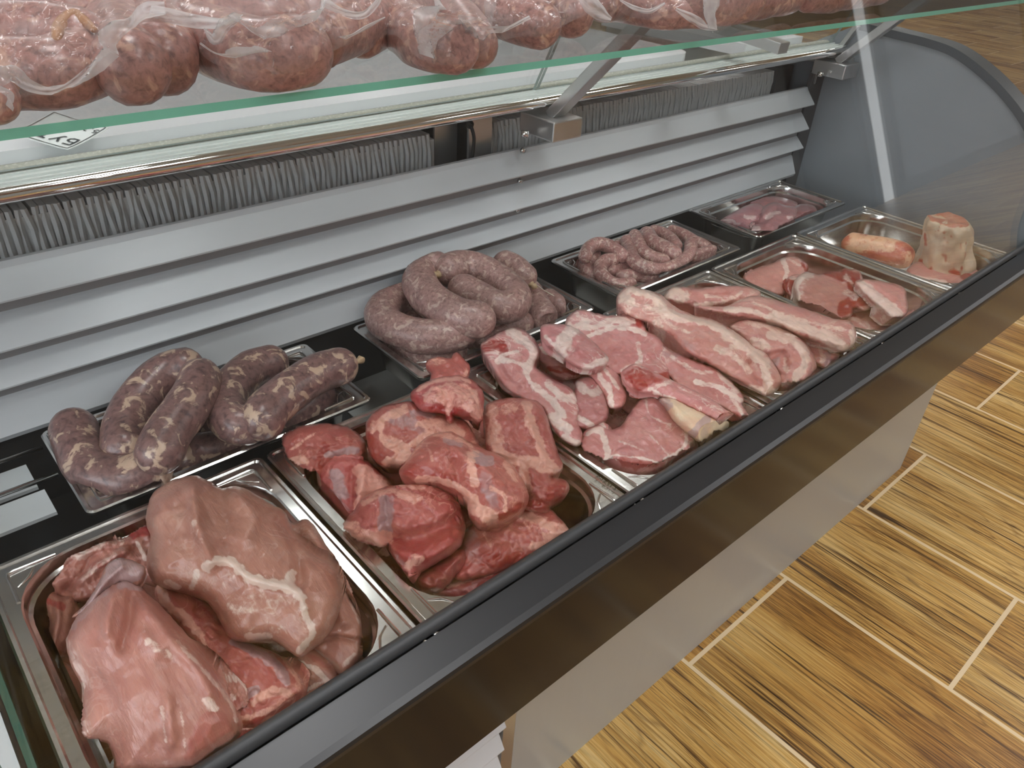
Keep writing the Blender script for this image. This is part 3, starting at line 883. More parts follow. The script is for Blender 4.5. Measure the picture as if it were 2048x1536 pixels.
def price_card(p_tip, p_right, p_left, words, price, label):
    """A stiff paper card curling up off the worktop."""
    tip, r, l = map(lambda p: np.array(p, float), (p_tip, p_right, p_left))
    top = r + l - tip
    n = 7
    V, F, e = [], [], []
    for i in range(n):
        for j in range(n):
            a, b_ = i / (n - 1), j / (n - 1)
            p = tip + (r - tip) * a + (l - tip) * b_
            p = p + np.array([0, 0, 0.013 * a ** 1.3 + 0.011 * b_ ** 1.3 + 0.001])
            V.append(p)
    V = np.array(V)
    m = len(V)
    for i in range(n - 1):
        for j in range(n - 1):
            q = i * n + j
            F.append((q, q + n, q + n + 1, q + 1)); F.append((m + q + 1, m + q + n + 1, m + q + n, m + q))
    rim = [j for j in range(n)] + [i * n + n - 1 for i in range(1, n)] + [(n - 1) * n + j for j in range(n - 2, -1, -1)] + [i * n for i in range(n - 2, 0, -1)]
    for k in range(len(rim)):
        a, b_ = rim[k], rim[(k + 1) % len(rim)]
        F.append((a, b_, m + b_, m + a))
    mb = MB().add(np.vstack([V + np.array([0, 0, .0006]), V]), F)
    o = mb.build('price_card', M['paper'])
    tag(o, label, 'price card', 'price cards on the worktop')

    def surf(a, b_):
        p = tip + (r - tip) * a + (l - tip) * b_
        return p + np.array([0, 0, 0.013 * a ** 1.3 + 0.011 * b_ ** 1.3 + 0.0022])
    ink = MB()
    # border
    loop = [(t, .035) for t in np.linspace(.035, .965, 8)] + [(.965, t) for t in np.linspace(.035, .965, 8)] + [(t, .965) for t in np.linspace(.965, .035, 8)] + [(.035, t) for t in np.linspace(.965, .035, 8)]

    def ribbon(path, w):
        P = np.array([surf(a, b_) for a, b_ in path]); V, F = [], []
        for i in range(len(P)):
            t = P[min(i + 1, len(P) - 1)] - P[max(i - 1, 0)]
            s = np.cross((0, 0, 1.0), t); s /= np.linalg.norm(s) + 1e-12
            V += [P[i] - s * w / 2, P[i] + s * w / 2]
        ink.add(V, [(2 * i, 2 * i + 1, 2 * i + 3, 2 * i + 2) for i in range(len(P) - 1)])
    ribbon(loop, .0013)

    def text(s, a0, b0, da, db, h, w):
        # written along +b, letter tops towards +a  (upside down for the customer)
        x = 0
        for ch in s:
            for st in GLY[ch]:
                path = []
                for (p, q), (p2, q2) in zip(st[:-1], st[1:]):
                    for t in np.linspace(0, 1, 4, endpoint=False): path.append((p + (p2 - p) * t, q + (q2 - q) * t))
                path.append(st[-1])
                ribbon([(a0 - q * h * 1.05, b0 + (x + p) * h) for p, q in path], w)
            x += 1.0 if ch != ',' else .45
    text(words, .40, .10, 0, 0, .22, .0026)
    if price: text(price, .84, .06, 0, 0, .11, .0015)
    ink.build('lettering', M['ink'], o)
    return o


zt = .9252
def flat(u, v, dz):
    q = at(u, v, zt + dz); return (q[0], q[1], zt)
price_card(flat(136, 300, .001), flat(219, 258, .013), flat(22, 268, .011), 'БУТ', '5,37', 'white price card reading БУТ lying upside down on the worktop')
# ------------------------------------------------------------------ steel trays
def rrect(cx, cy, w, h, r, k=9):
    P = []
    for sx, sy, a0 in ((1, 1, 0), (-1, 1, 90), (-1, -1, 180), (1, -1, 270)):
        for j in range(k):
            a = math.radians(a0 + 90 * j / (k - 1))
            P.append((cx + sx * (w / 2 - r) + r * math.cos(a), cy + sy * (h / 2 - r) + r * math.sin(a)))
    return P


def tray(cx, cy, w, h, z, depth, label, rc=0.055, lip=0.010, marks=True):
    mb = MB()
    rings = [
        (rrect(cx, cy, w, h, .008), z - .0050), (rrect(cx, cy, w + .0006, h + .0006, .009), z - .0015),
        (rrect(cx, cy, w - .003, h - .003, .0075), z), (rrect(cx, cy, w - .009, h - .009, .006), z - .0002), (rrect(cx, cy, w - .012, h - .012, .006), z - .0022),
        (rrect(cx, cy, w - 2 * lip - .010, h - 2 * lip - .010, rc + .004), z - .0024),
        (rrect(cx, cy, w - 2 * lip - .013, h - 2 * lip - .013, rc + .002), z - .0045),
        (rrect(cx, cy, w - 2 * lip - .015, h - 2 * lip - .015, rc), z - .0150),
        (rrect(cx, cy, w - 2 * lip - .021, h - 2 * lip - .021, rc - .002), z - .0175),
        (rrect(cx, cy, w - 2 * lip - .026, h - 2 * lip - .026, rc - .004), z - depth * .6),
        (rrect(cx, cy, w - 2 * lip - .030, h - 2 * lip - .030, rc - .006), z - depth + .010),
        (rrect(cx, cy, w - 2 * lip - .050, h - 2 * lip - .050, rc - .012), z - depth),
    ]
    n = len(rings[0][0])
    V = [(x, y, zz) for P, zz in rings for x, y in P]
    F = []
    for i in range(len(rings) - 1):
        for k in range(n):
            k2 = (k + 1) % n
            F.append((i * n + k, i * n + k2, (i + 1) * n + k2, (i + 1) * n + k))
    F.append(tuple((len(rings) - 1) * n + k for k in range(n)))
    mb.add(V, F, 0, True)
    if marks:
        for sx in (-1, 1):
            for sy in (-1, 1):
                ax, ay = cx + sx * (w / 2 - .016), cy + sy * (h / 2 - .016)
                mb.tube([(ax - sx * .040, ay, z - .0024), (ax - sx * .006, ay, z - .0012), (ax - sx * .001, ay - sy * .001, z - .0012), (ax, ay - sy * .006, z - .0012), (ax, ay - sy * .040, z - .0024)], .0016, 8)
                mb.tube([(ax - sx * .021, ay - sy * .004, z - .003), (ax - sx * .0145, ay - sy * .0145, z - .0018), (ax - sx * .004, ay - sy * .021, z - .003)], .0012, 8)
    mb.sharp = 0.5
    o = mb.build('steel_tray', M['steel'], loc=(cx, cy, z - depth))
    m = o.modifiers.new('sheet', 'SOLIDIFY'); m.thickness = 0.0009; m.offset = -1
    return tag(o, label, 'tray', 'steel gastronorm trays')


FT = ['steel tray heaped with large pink ham pieces at the near end', 'steel tray of red shoulder meat with bare right rim stamped EN 631-1',
      'steel tray of pink neck steaks, third in the front row', 'steel tray of pork belly strips in the front row',
      'steel tray of pale loin chops in the front row', 'steel tray holding the white fat-covered joint, farthest in the front row']
trays = []
for k in range(6):
    trays.append(tray(.135 + .27 * k, -.158, .2655, .310, RIM, .088, FT[k]))
BT = [('steel tray of dark coarse sausages in the back row', .257, .0885, RIM + .006), ('steel tray of grey pink sausage rings in the back row', .650, .0885, RIM + .006),
      ('steel tray of thin pink sausages in the back row', 1.031, .0885, RIM + .006), ('steel tray of mauve fillets, farthest in the back row', 1.408, .0910, RIM + .012)]
for lab, cx, cy, z in BT:
    trays.append(tray(cx, cy, .322, .163, z, .062, lab, rc=.036, lip=.007))
mk = MB()
p0, p1 = at(1190, 955, RIM + .0004), at(1228, 981, RIM + .0004)
ex = (p1 - p0) / np.linalg.norm(p1 - p0)
ey = np.cross((0, 0, 1.0), ex)
write(mk, 'EN 631-1', p0, ex, ey, np.linalg.norm(p1 - p0) / 5.6, .0009, .85)
mk.build('stamped_marking', M['ink_grey'], trays[1])
# ------------------------------------------------------------------ meat: solid slabs and lumps with rounded rims
def px(pts, ox=0, oy=0, s=1.0):
    return [(ox + x / s, oy + y / s) for x, y in pts]


def seg_dist(P, poly, closed=False):
    P = np.asarray(P, float); Q = np.asarray(poly, float)
    A = Q if closed else Q[:-1]
    B = np.roll(Q, -1, 0) if closed else Q[1:]
    best = np.full(len(P), 1e9)
    for a, b in zip(A, B):
        ab = b - a
        t = np.clip(((P - a) @ ab) / (ab @ ab + 1e-9), 0, 1)
        best = np.minimum(best, np.linalg.norm(P - a - t[:, None] * ab, axis=1))
    return best


def inside(P, poly):
    P = np.asarray(P, float); Q = np.asarray(poly, float)
    c = np.zeros(len(P), bool)
    for (x1, y1), (x2, y2) in zip(Q, np.roll(Q, -1, 0)):
        if y1 == y2: continue
        k = ((y1 > P[:, 1]) != (y2 > P[:, 1])) & (P[:, 0] < (x2 - x1) * (P[:, 1] - y1) / (y2 - y1) + x1)
        c ^= k
    return c


def smoothstep(x, a, b):
    t = np.clip((x - a) / (b - a), 0, 1)
    return t * t * (3 - 2 * t)


seed_n = [0]
GROUP_TRAY = {}
HM = np.full((640, 230), -1.0)


def hm_ix(V):
    return np.clip(((V[:, 0] + .12) / .003).astype(int), 1, 638), np.clip(((V[:, 1] + .36) / .003).astype(int), 1, 228)


def hm_get(V):
    i, j = hm_ix(V)
    return HM[i, j]


def hm_put(V):
    i, j = hm_ix(V)
    for a in (-1, 0, 1):
        for b in (-1, 0, 1):
            np.maximum.at(HM, (i + a, j + b), V[:, 2])


def tray_box(k):
    if k < 6: return .135 + .27 * k, -.158, .2655 / 2 - .0275, .310 / 2 - .0275, RIM, .047
    cx, cy, z = BT[k - 6][1:]
    return cx, cy, .322 / 2 - .0225, .163 / 2 - .0225, z, .030


def fit_tray(V, k):
    """Keep what is below the rim of tray k inside its walls, and everything behind the glass."""
    cx, cy, hx, hy, rim, rc = tray_box(k)
    low = V[:, 2] < rim + (.0035 if k < 6 else .006)
    q = V[:, :2] - (cx, cy)
    c = np.clip(q, (-hx, -hy), (hx, hy))
    a = np.abs(c) - (hx - rc, hy - rc)
    cor = (a > 0).all(1)
    l = np.linalg.norm(a, axis=1)
    f = np.where(cor & (l > rc), rc / np.maximum(l, 1e-9), 1.0)
    a2 = np.where(cor[:, None], a * f[:, None], a)
    c = np.sign(c) * (a2 + (hx - rc, hy - rc)) if False else np.where(cor[:, None], np.sign(c) * (a2 + (hx - rc, hy - rc)), c)
    V[low, :2] = (c + (cx, cy))[low]
    V[:, 1] = np.maximum(V[:, 1], np.maximum(-.2975, -.3095 + .25 * (V[:, 2] - .655) + .0092))
    V[:, 1] = np.minimum(V[:, 1], .1705)
    return V


def piece(name, label, cat, group, outline, zlo, zhi, bulge, mat_, thick=.022, R=None, step=3.4, fat=(), fat_area=(), red=(), red_area=(), mem=(), mem_area=(),
          ridges=(), lump=(.0026, 34), jag=1.6, rim_fat=0.0, zdir=None, parent=None, floor_z=None, smooth=True, tr=None, p=2.0, grow=None):
    """Lay a piece of meat on the plane rising from zlo (front) to zhi (back); outline, fat seams and ridges in photo pixels."""
    seed_n[0] += 1
    sd = seed_n[0] * 7.31
    if R is None: R = {'neck': 10, 'belly': 11, 'chop': 8, 'fillet': 12}.get(mat_, 16)
    if mat_ in ('neck', 'belly', 'chop'): p = max(p, 2.6)
    out = catmull(outline, 6, True) if smooth else np.asarray(outline, float)
    out = resample(out, step, True)
    jn = fbm(np.c_[out / 9.0, np.full(len(out), sd)], 2) - .5
    cen = out.mean(0)
    nrm = np.roll(out, -1, 0) - np.roll(out, 1, 0)
    nrm = np.c_[nrm[:, 1], -nrm[:, 0]] / (np.linalg.norm(nrm, axis=1)[:, None] + 1e-9)
    sgn = 1 if np.sum(out[:, 0] * np.roll(out[:, 1], -1) - out[:, 1] * np.roll(out[:, 0], -1)) > 0 else -1
    if grow is None: grow = {'shoulder': 4.5, 'neck': 4.0, 'belly': 2.5}.get(mat_, 2.0)
    out = out + nrm * (jn * 2 * jag + sgn * grow)[:, None]
    lo, hi = out.min(0), out.max(0)
    gx, gy_ = np.meshgrid(np.arange(lo[0], hi[0], step), np.arange(lo[1], hi[1], step * .866))
    gx = gx + (np.arange(gx.shape[0]) % 2)[:, None] * step / 2
    G = np.c_[gx.ravel(), gy_.ravel()]
    G = G[inside(G, out)]
    dG = seg_dist(G, out, True)
    G = G[dG > step * .55]
    nb = len(out)
    P2 = np.vstack([out, G])
    res = delaunay_2d_cdt([Vector(p) for p in P2.tolist()], [(i, (i + 1) % nb) for i in range(nb)], [], 1, 1e-4)
    P = np.array([list(v) for v in res[0]])
    tris = [tuple(f) for f in res[2]]
    orig = res[3]
    d = seg_dist(P, out, True)
    onb = d < 1e-3
    if zdir is None:
        t = (hi[1] - P[:, 1]) / (hi[1] - lo[1])
    else:
        ax = np.array(zdir, float); ax /= np.linalg.norm(ax)
        q = P @ ax; t = (q - q.min()) / (q.max() - q.min())
    base = zlo + (zhi - zlo) * t
    e = np.clip(d / R, 0, 1)
    prof = np.maximum(0, 1 - (1 - e) ** p) ** (1 / p)
    dome = np.clip(d / max(d.max(), 1e-6), 0, 1)
    z = base + bulge * (.65 * prof + .35 * np.sin(dome * math.pi / 2))
    W = at_many(P, base)
    n1 = fbm(W * lump[1] + sd, 3) - .5
    n2 = fbm(W * lump[1] * 4.2 + sd * 2, 2) - .5
    n3 = np.abs(fbm(W * lump[1] * 2.1 + sd * 3, 2) - .5)
    z = z + prof * (n1 * 2 * lump[0] + n2 * 1.1 * lump[0] - np.clip(.09 - n3, 0, 1) * {'shoulder': 9, 'neck': 5, 'belly': 5}.get(mat_, 0) * lump[0])
    for line, amp, w in ridges:
        dl = seg_dist(P, catmull(line, 5))
        z = z + amp * np.exp(-(dl / w) ** 2) * prof
    T = at_many(P, z)
    tk = GROUP_TRAY.get(group, tr)
    if tk is not None: T = fit_tray(T, tk); z = T[:, 2]
    # colour map of flesh, fat and membrane
    wob = (fbm(np.c_[P / 14.0, np.full(len(P), sd + 3)], 3) - .5)

    def lines(L):
        a = np.zeros(len(P))
        for it in L:
            line, w = it[0], it[1]; s_ = it[2] if len(it) > 2 else 1.0
            dl = seg_dist(P, catmull(line, 5)) + wob * w * 1.3
            a = np.maximum(a, s_ * (1 - smoothstep(dl, w * .45, w * 1.15)))
        return a

    def areas(L):
        a = np.zeros(len(P))
        for it in L:
            poly, s_ = it[0], (it[1] if len(it) > 1 else 1.0)
            pc = catmull(poly, 5, True)
            dd = seg_dist(P, pc, True) * np.where(inside(P, pc), 1, -1)
            a = np.maximum(a, s_ * smoothstep(dd + wob * 16, -5, 5))
        return a
    fr = np.maximum(lines(fat), areas(fat_area))
    if rim_fat: fr = np.maximum(fr, rim_fat * (1 - smoothstep(d + wob * 10, 2, 9)))
    rd = np.maximum(lines(red), areas(red_area))
    mb_ = np.maximum(lines(mem), areas(mem_area))
    # underside
    n = len(P)
    mid = T[:, :2].mean(0)
    zb = base - thick
    if floor_z is not None: zb = np.maximum(zb, floor_z)
    Bxy = mid + (T[:, :2] - mid) * .965
    f2 = AX[2][:2] / np.linalg.norm(AX[2][:2])
    q_ = (T[:, :2] - mid) @ f2
    wgt = np.clip(.5 - q_ / (q_.max() - q_.min()), 0, 1) ** .7
    Bxy = Bxy + f2 * (np.clip(z - zb, 0, .05) * wgt * .85)[:, None]
    if tk is not None:
        cx, cy, hx, hy, rim, rc = tray_box(tk)
        zb = np.maximum(zb, rim - (.0765 if tk < 6 else .0515))
        outb = (np.abs(Bxy[:, 0] - cx) > hx) | (np.abs(Bxy[:, 1] - cy) > hy)
        zb = np.where(outb, np.maximum(zb, rim + .0075 if tk >= 6 else rim + .0045), zb)
    zb = np.maximum(zb, hm_get(np.c_[Bxy, zb]) + .0006)
    zb = np.minimum(zb, z - .0015)
    Bt = np.c_[Bxy, zb]
    if tk is not None: Bt = fit_tray(Bt, tk)
    hm_put(T)
    V = np.vstack([T, Bt])
    # boundary edges from triangles used once
    cnt = {}
    for a, b, c in tris:
        for q in ((a, b), (b, c), (c, a)):
            k = (min(q), max(q))
            cnt[k] = None if k in cnt else q
    F = list(tris) + [(a + n, c + n, b + n) for a, b, c in tris]
    # orient
    a, b, c = tris[0]
    up = np.cross(T[b] - T[a], T[c] - T[a])[2] > 0
    if not up: F = [f[::-1] for f in F]
    for k, q in cnt.items():
        if q is None: continue
        a, b = q
        f = (a, a + n, b + n, b)
        F.append(f if up else f[::-1])
    loc = np.array([mid[0], mid[1], zb.min()])
    me = bpy.data.meshes.new(name)
    me.from_pydata((V - loc).tolist(), [], F)
    me.polygons.foreach_set('use_smooth', [True] * len(F))
    at_ = me.attributes.new('tone', 'FLOAT_COLOR', 'POINT')
    colr = np.ones((2 * n, 4), np.float32)
    colr[:, 0] = np.r_[fr, fr]; colr[:, 1] = np.r_[rd, rd]; colr[:, 2] = np.r_[mb_, mb_]
    at_.data.foreach_set('color', colr.ravel())
    me.update()
    o = link(name, me, M[mat_], parent, loc)
    if parent is None: tag(o, label, cat, group)
    return o


# ---- first tray: big pink ham pieces
def A(*p): return px(p, 0, 950, 2.6218)
G1 = 'ham pieces in the nearest tray'
GROUP_TRAY[G1] = 0
piece('ham_piece', 'lowest ham slab in the near tray, under all the others', 'ham', G1,
      A((200, 640), (400, 440), (800, 360), (1480, 260), (1820, 800), (1740, 1060), (1300, 1360), (760, 1480), (450, 1360), (320, 1000)), .578, .586, .008, 'ham', thick=.012)
piece('meat_scrap', 'dark ham scrap deep in the near tray beside its left rim', 'meat scrap', G1,
      A((300, 980), (400, 1040), (440, 1150), (480, 1330), (520, 1536), (440, 1536), (370, 1400), (300, 1180)), .590, .600, .012, 'ham', thick=.02, floor_z=.5705)
piece('meat_scrap', 'pointed ham flap hanging at the left inner wall of the near tray', 'meat scrap', G1,
      A((165, 632), (240, 600), (330, 640), (390, 640), (370, 790), (335, 930), (210, 985), (250, 840), (245, 730)), .600, .618, .012, 'ham', thick=.016, floor_z=.5705,
      ridges=[(A((300, 650), (300, 780), (260, 940)), .004, 8)], red=[(A((180, 630), (330, 690)), 9, .7)])
piece('meat_scrap', 'crumpled pale ham trimming in the back left corner of the near tray', 'meat scrap', G1,
      A((275, 372), (340, 330), (470, 345), (640, 330), (700, 290), (790, 270), (830, 440), (800, 560), (640, 500), (560, 600), (480, 640), (400, 660), (320, 640), (230, 600), (225, 540), (205, 480), (280, 450)),
      .612, .640, .014, 'ham', thick=.02, floor_z=.5705, lump=(.005, 55),
      fat=[(A((290, 400), (420, 430), (520, 370), (640, 345)), 10, .55), (A((420, 560), (520, 470), (600, 420)), 9, .5), (A((720, 360), (760, 440)), 6, .9)],
      red=[(A((700, 300), (800, 290)), 14, .9), (A((500, 480), (640, 430)), 10, .5)],
      ridges=[(A((300, 420), (430, 420), (560, 350)), .006, 9), (A((420, 560), (530, 470), (650, 400)), .006, 8), (A((480, 420), (430, 520), (350, 600)), -.006, 8), (A((640, 480), (700, 380)), -.005, 8)])
piece('meat_scrap', 'ragged ham flap along the right side of the near tray', 'meat scrap', G1,
      A((1480, 250), (1540, 255), (1600, 236), (1640, 262), (1700, 360), (1760, 460), (1820, 620), (1885, 770), (1880, 880), (1872, 960), (1800, 1052), (1740, 985), (1640, 900), (1560, 860), (1640, 640), (1560, 440)),
      .622, .662, .016, 'ham', thick=.02, fat=[(A((1780, 500), (1830, 640), (1880, 770)), 5, .5), (A((1800, 1000), (1860, 940)), 6, .6)],
      ridges=[(A((1640, 300), (1740, 500), (1800, 760)), .006, 14), (A((1650, 880), (1760, 850), (1880, 870)), -.006, 5)])
piece('meat_scrap', 'small marbled ham offcut under the ragged flap near the gasket', 'meat scrap', G1,
      A((1540, 960), (1650, 900), (1720, 930), (1790, 1000), (1770, 1080), (1700, 1130), (1600, 1200), (1560, 1120)), .602, .620, .012, 'ham', thick=.016,
      fat=[(A((1560, 990), (1640, 1010), (1720, 1090)), 8, .9), (A((1600, 1130), (1700, 1080)), 6, .7)], red=[(A((1620, 950), (1720, 1000)), 9, .5)])
piece('ham_piece', 'dark red ham muscle lying between the two big pink hams', 'ham', G1,
      A((830, 585), (930, 590), (1030, 650), (1130, 730), (1220, 840), (1330, 900), (1450, 950), (1550, 1040), (1592, 1130), (1560, 1220), (1440, 1290), (1340, 1330), (1240, 1330), (1180, 1180), (1080, 1000), (960, 820), (850, 690)),
      .622, .652, .020, 'shoulder', thick=.03, R=26,
      fat=[(A((840, 600), (880, 680), (990, 770), (1040, 830)), 13, .9), (A((1040, 820), (1100, 940)), 5, .8), (A((1330, 1190), (1440, 1130), (1520, 1150)), 12, .8), (A((1240, 1290), (1400, 1240), (1560, 1200)), 9, .7), (A((1470, 940), (1540, 1040), (1570, 1130)), 7, .7)],
      mem=[(A((1230, 870), (1330, 920), (1440, 990), (1500, 1080)), 14, 1), (A((1250, 1190), (1330, 1130)), 12, 1)],
      red=[(A((1080, 760), (1200, 900), (1280, 1080)), 40, .25), (A((1240, 1290), (1360, 1280)), 14, .8)], ridges=[(A((1230, 900), (1400, 980), (1500, 1100)), .005, 12)])
piece('meat_scrap', 'blood red trimming against the gasket below the dark ham muscle', 'meat scrap', G1,
      A((1225, 1200), (1290, 1280), (1440, 1285), (1400, 1340), (1320, 1390), (1200, 1450), (1090, 1536), (1020, 1536), (1150, 1350)), .612, .630, .012, 'shoulder', thick=.02,
      red_area=[(A((1240, 1270), (1420, 1300), (1250, 1430), (1100, 1530), (1080, 1480), (1180, 1380)), .7)], fat=[(A((1250, 1330), (1380, 1300)), 7, .8)])
piece('ham_piece', 'large pink ham with a lighter cut face, farther one in the near tray', 'ham', G1,
      A((795, 330), (770, 230), (800, 110), (880, 45), (1010, 8), (1100, 40), (1160, 75), (1240, 64), (1340, 105), (1420, 160), (1490, 195), (1540, 300), (1640, 420), (1740, 470), (1790, 620), (1760, 760), (1700, 860), (1610, 930), (1560, 948), (1490, 900), (1420, 860), (1310, 872), (1210, 850), (1140, 730), (1060, 640), (960, 610), (860, 585), (790, 540), (775, 430)),
      .655, .698, .040, 'ham', thick=.05, R=34, lump=(.003, 20),
      fat=[(A((1085, 480), (1130, 455), (1210, 455), (1300, 530), (1420, 575), (1530, 590), (1580, 640)), 13, 1), (A((1580, 640), (1600, 740), (1640, 830), (1570, 920)), 9, .9), (A((1030, 520), (1010, 590)), 10, .8), (A((870, 560), (930, 585)), 9, .8), (A((1310, 850), (1400, 845)), 12, .9), (A((1530, 520), (1510, 590)), 12, .8), (A((1000, 200), (1040, 330), (1080, 440)), 8, .3)],
      fat_area=[(A((1180, 660), (1300, 690), (1420, 690), (1350, 730), (1220, 730)), .6), (A((1150, 500), (1250, 520), (1400, 600), (1560, 650), (1620, 830), (1500, 830), (1300, 820), (1200, 720)), .36)],
      mem=[(A((720, 330), (790, 460)), 10, .5)],
      ridges=[(A((1010, 60), (1030, 220), (1060, 340), (1100, 450)), .008, 16), (A((1230, 80), (1330, 200), (1300, 330)), .006, 18), (A((1100, 470), (1200, 455), (1320, 545), (1540, 600), (1600, 700)), .004, 10), (A((1480, 230), (1560, 400), (1570, 560)), -.007, 12), (A((1160, 110), (1190, 250)), -.005, 18)])
piece('ham_piece', 'largest rounded ham with a shiny pink patch, nearest one in the tray', 'ham', G1,
      A((640, 555), (540, 610), (430, 710), (365, 830), (350, 880), (380, 1000), (430, 1100), (432, 1190), (420, 1290), (440, 1390), (560, 1400), (600, 1490), (640, 1570), (1000, 1570), (1130, 1470), (1240, 1390), (1255, 1290), (1210, 1180), (1140, 1060), (1060, 930), (970, 830), (870, 720), (790, 640), (720, 580)),
      .622, .690, .045, 'ham', thick=.06, R=42, step=4.0, lump=(.003, 20),
      fat=[(A((380, 740), (350, 860), (380, 960)), 6, .6), (A((430, 1100), (425, 1200)), 7, .6), (A((930, 870), (1080, 1040), (1200, 1180), (1240, 1290)), 6, .7), (A((1080, 1190), (1130, 1230)), 12, .7), (A((850, 1220), (870, 1400)), 5, .6), (A((950, 1230), (970, 1420)), 4, .5), (A((780, 880), (900, 960), (940, 990)), 10, .5)],
      mem=[(A((520, 560), (600, 470), (680, 470)), 28, 1), (A((640, 560), (730, 580)), 16, .9), (A((380, 790), (560, 600)), 10, .6)],
      red_area=[(A((680, 850), (740, 790), (860, 800), (900, 880), (860, 950), (740, 960)), .3), (A((1040, 1270), (1150, 1230), (1230, 1330), (1100, 1440), (960, 1500)), .45)],
      ridges=[(A((590, 610), (570, 720), (560, 820)), .007, 14), (A((690, 640), (680, 760), (650, 900)), -.008, 14), (A((780, 700), (880, 820), (1040, 1010), (1110, 1130)), .009, 18), (A((760, 840), (830, 900)), .006, 26), (A((450, 1000), (560, 1200), (600, 1450)), -.006, 26), (A((880, 1180), (900, 1400)), .004, 12)])
piece('membrane_scrap', 'greyish translucent membrane folded over the top of the nearest ham', 'membrane scrap', None,
      A((380, 745), (450, 680), (520, 570), (560, 480), (620, 440), (700, 455), (760, 500), (720, 580), (640, 560), (560, 610), (470, 700)), .676, .708, .008, 'ham', thick=.004, R=8, tr=0,
      mem_area=[(A((400, 740), (520, 560), (600, 440), (740, 470), (740, 560), (600, 590), (480, 700)), 1)], ridges=[(A((430, 710), (540, 570), (640, 480)), .004, 8)])

# ---- second tray: red shoulder
def B(*p): return px(p, 550, 800, 2.731)
def B6(*p): return px(p, 680, 620, 6.4)
G2 = 'shoulder pieces in the tray stamped EN 631-1'
GROUP_TRAY[G2] = 1
piece('shoulder_piece', 'lowest shoulder slab under the dark lobe at the left of the second tray', 'shoulder meat', G2,
      B((90, 250), (400, 160), (640, 200), (700, 420), (560, 560), (420, 700), (250, 520)), .600, .612, .010, 'shoulder')
piece('shoulder_piece', 'lowest shoulder slab under the cup shaped muscle in the second tray', 'shoulder meat', G2,
      B((430, 560), (760, 400), (1100, 500), (1250, 640), (1180, 800), (960, 980), (760, 960), (560, 780)), .586, .596, .010, 'shoulder')
piece('shoulder_piece', 'lowest shoulder slab under the white striped one in the second tray', 'shoulder meat', G2,
      B((620, 100), (1200, 30), (1450, 160), (1500, 420), (1400, 550), (1160, 590), (900, 420), (700, 300)), .616, .634, .010, 'shoulder', fat=[(B((1000, 80), (1120, 220), (1180, 420)), 12, .8)])
piece('shoulder_piece', 'bottommost bloody shoulder offcut against the gasket in the second tray', 'shoulder meat', G2,
      B((880, 1060), (940, 1010), (1060, 970), (1150, 905), (1250, 840), (1360, 880), (1250, 990), (1120, 1075)), .594, .606, .010, 'shoulder', thick=.02, floor_z=.5705,
      red_area=[(B((1140, 930), (1250, 850), (1340, 880), (1200, 980)), .9)], fat=[(B((950, 1010), (1060, 980)), 9, .7), (B((1150, 960), (1260, 900)), 8, .8)])
piece('shoulder_piece', 'dim shoulder offcut in the shadowed left part of the second tray', 'shoulder meat', G2,
      B((430, 640), (520, 790), (620, 840), (700, 960), (690, 1010), (600, 900), (480, 780), (380, 680)), .590, .604, .010, 'shoulder', thick=.02, floor_z=.5705)
piece('shoulder_piece', 'smooth brownish shoulder slice below the centre of the second tray', 'shoulder meat', G2,
      B((1050, 720), (1180, 640), (1290, 590), (1400, 580), (1480, 590), (1600, 720), (1560, 745), (1480, 800), (1330, 880), (1180, 945), (1000, 975), (1010, 900)),
      .606, .632, .014, 'shoulder', thick=.022,
      fat=[(B((1290, 610), (1400, 640), (1480, 680), (1590, 720)), 14, .8), (B((1130, 700), (1180, 800)), 5, .5), (B((1480, 740), (1560, 760), (1420, 810)), 14, .9), (B((1360, 670), (1400, 720)), 4, .6)],
      mem=[(B((1060, 740), (1090, 860)), 24, .5)], red=[(B((1150, 880), (1330, 860)), 16, .8)], ridges=[(B((1050, 830), (1150, 790), (1250, 840)), .004, 14)])
piece('shoulder_piece', 'round dark shoulder lump under the cup shaped one in the second tray', 'shoulder meat', G2,
      B((770, 970), (880, 900), (1010, 820), (1035, 870), (970, 970), (890, 1040), (800, 1035)), .606, .624, .020, 'shoulder', thick=.026, R=22,
      red=[(B((800, 960), (1000, 850)), 24, .5), (B((780, 1000), (880, 1040)), 10, .7)])
piece('shoulder_piece', 'dark red shoulder lobe in the back left corner of the second tray', 'shoulder meat', G2,
      B((38, 220), (60, 180), (150, 150), (280, 140), (400, 160), (470, 215), (490, 270), (450, 330), (330, 330), (270, 400), (240, 470), (180, 480), (110, 400), (60, 360)), .625, .652, .020, 'shoulder', thick=.03, R=22,
      fat=[(B((90, 270), (160, 220), (220, 180)), 4, .7), (B((70, 350), (150, 330)), 18, .9), (B((90, 400), (180, 450)), 20, .85)],
      red_area=[(B((60, 190), (280, 140), (440, 190), (400, 260), (200, 280)), .35)], red=[(B((230, 360), (280, 260)), 12, .9)], mem=[(B((300, 300), (430, 280)), 12, .8)])
piece('shoulder_piece', 'shoulder piece with a thick yellowish fat strip at left in the second tray', 'shoulder meat', G2,
      B((270, 350), (330, 310), (430, 310), (490, 340), (560, 390), (640, 480), (650, 530), (540, 570), (450, 640), (360, 640), (260, 540), (240, 440)), .615, .642, .022, 'shoulder', thick=.03,
      fat_area=[(B((430, 380), (490, 338), (560, 400), (635, 480), (580, 530), (480, 560), (430, 640), (440, 480)), 1)], mem=[(B((330, 420), (370, 520)), 18, .8), (B((300, 500), (400, 600)), 10, .6)],
      red=[(B((480, 320), (560, 360)), 14, .7)], ridges=[(B((490, 350), (460, 520), (430, 630)), .006, 14), (B((420, 380), (420, 560)), -.006, 8)])
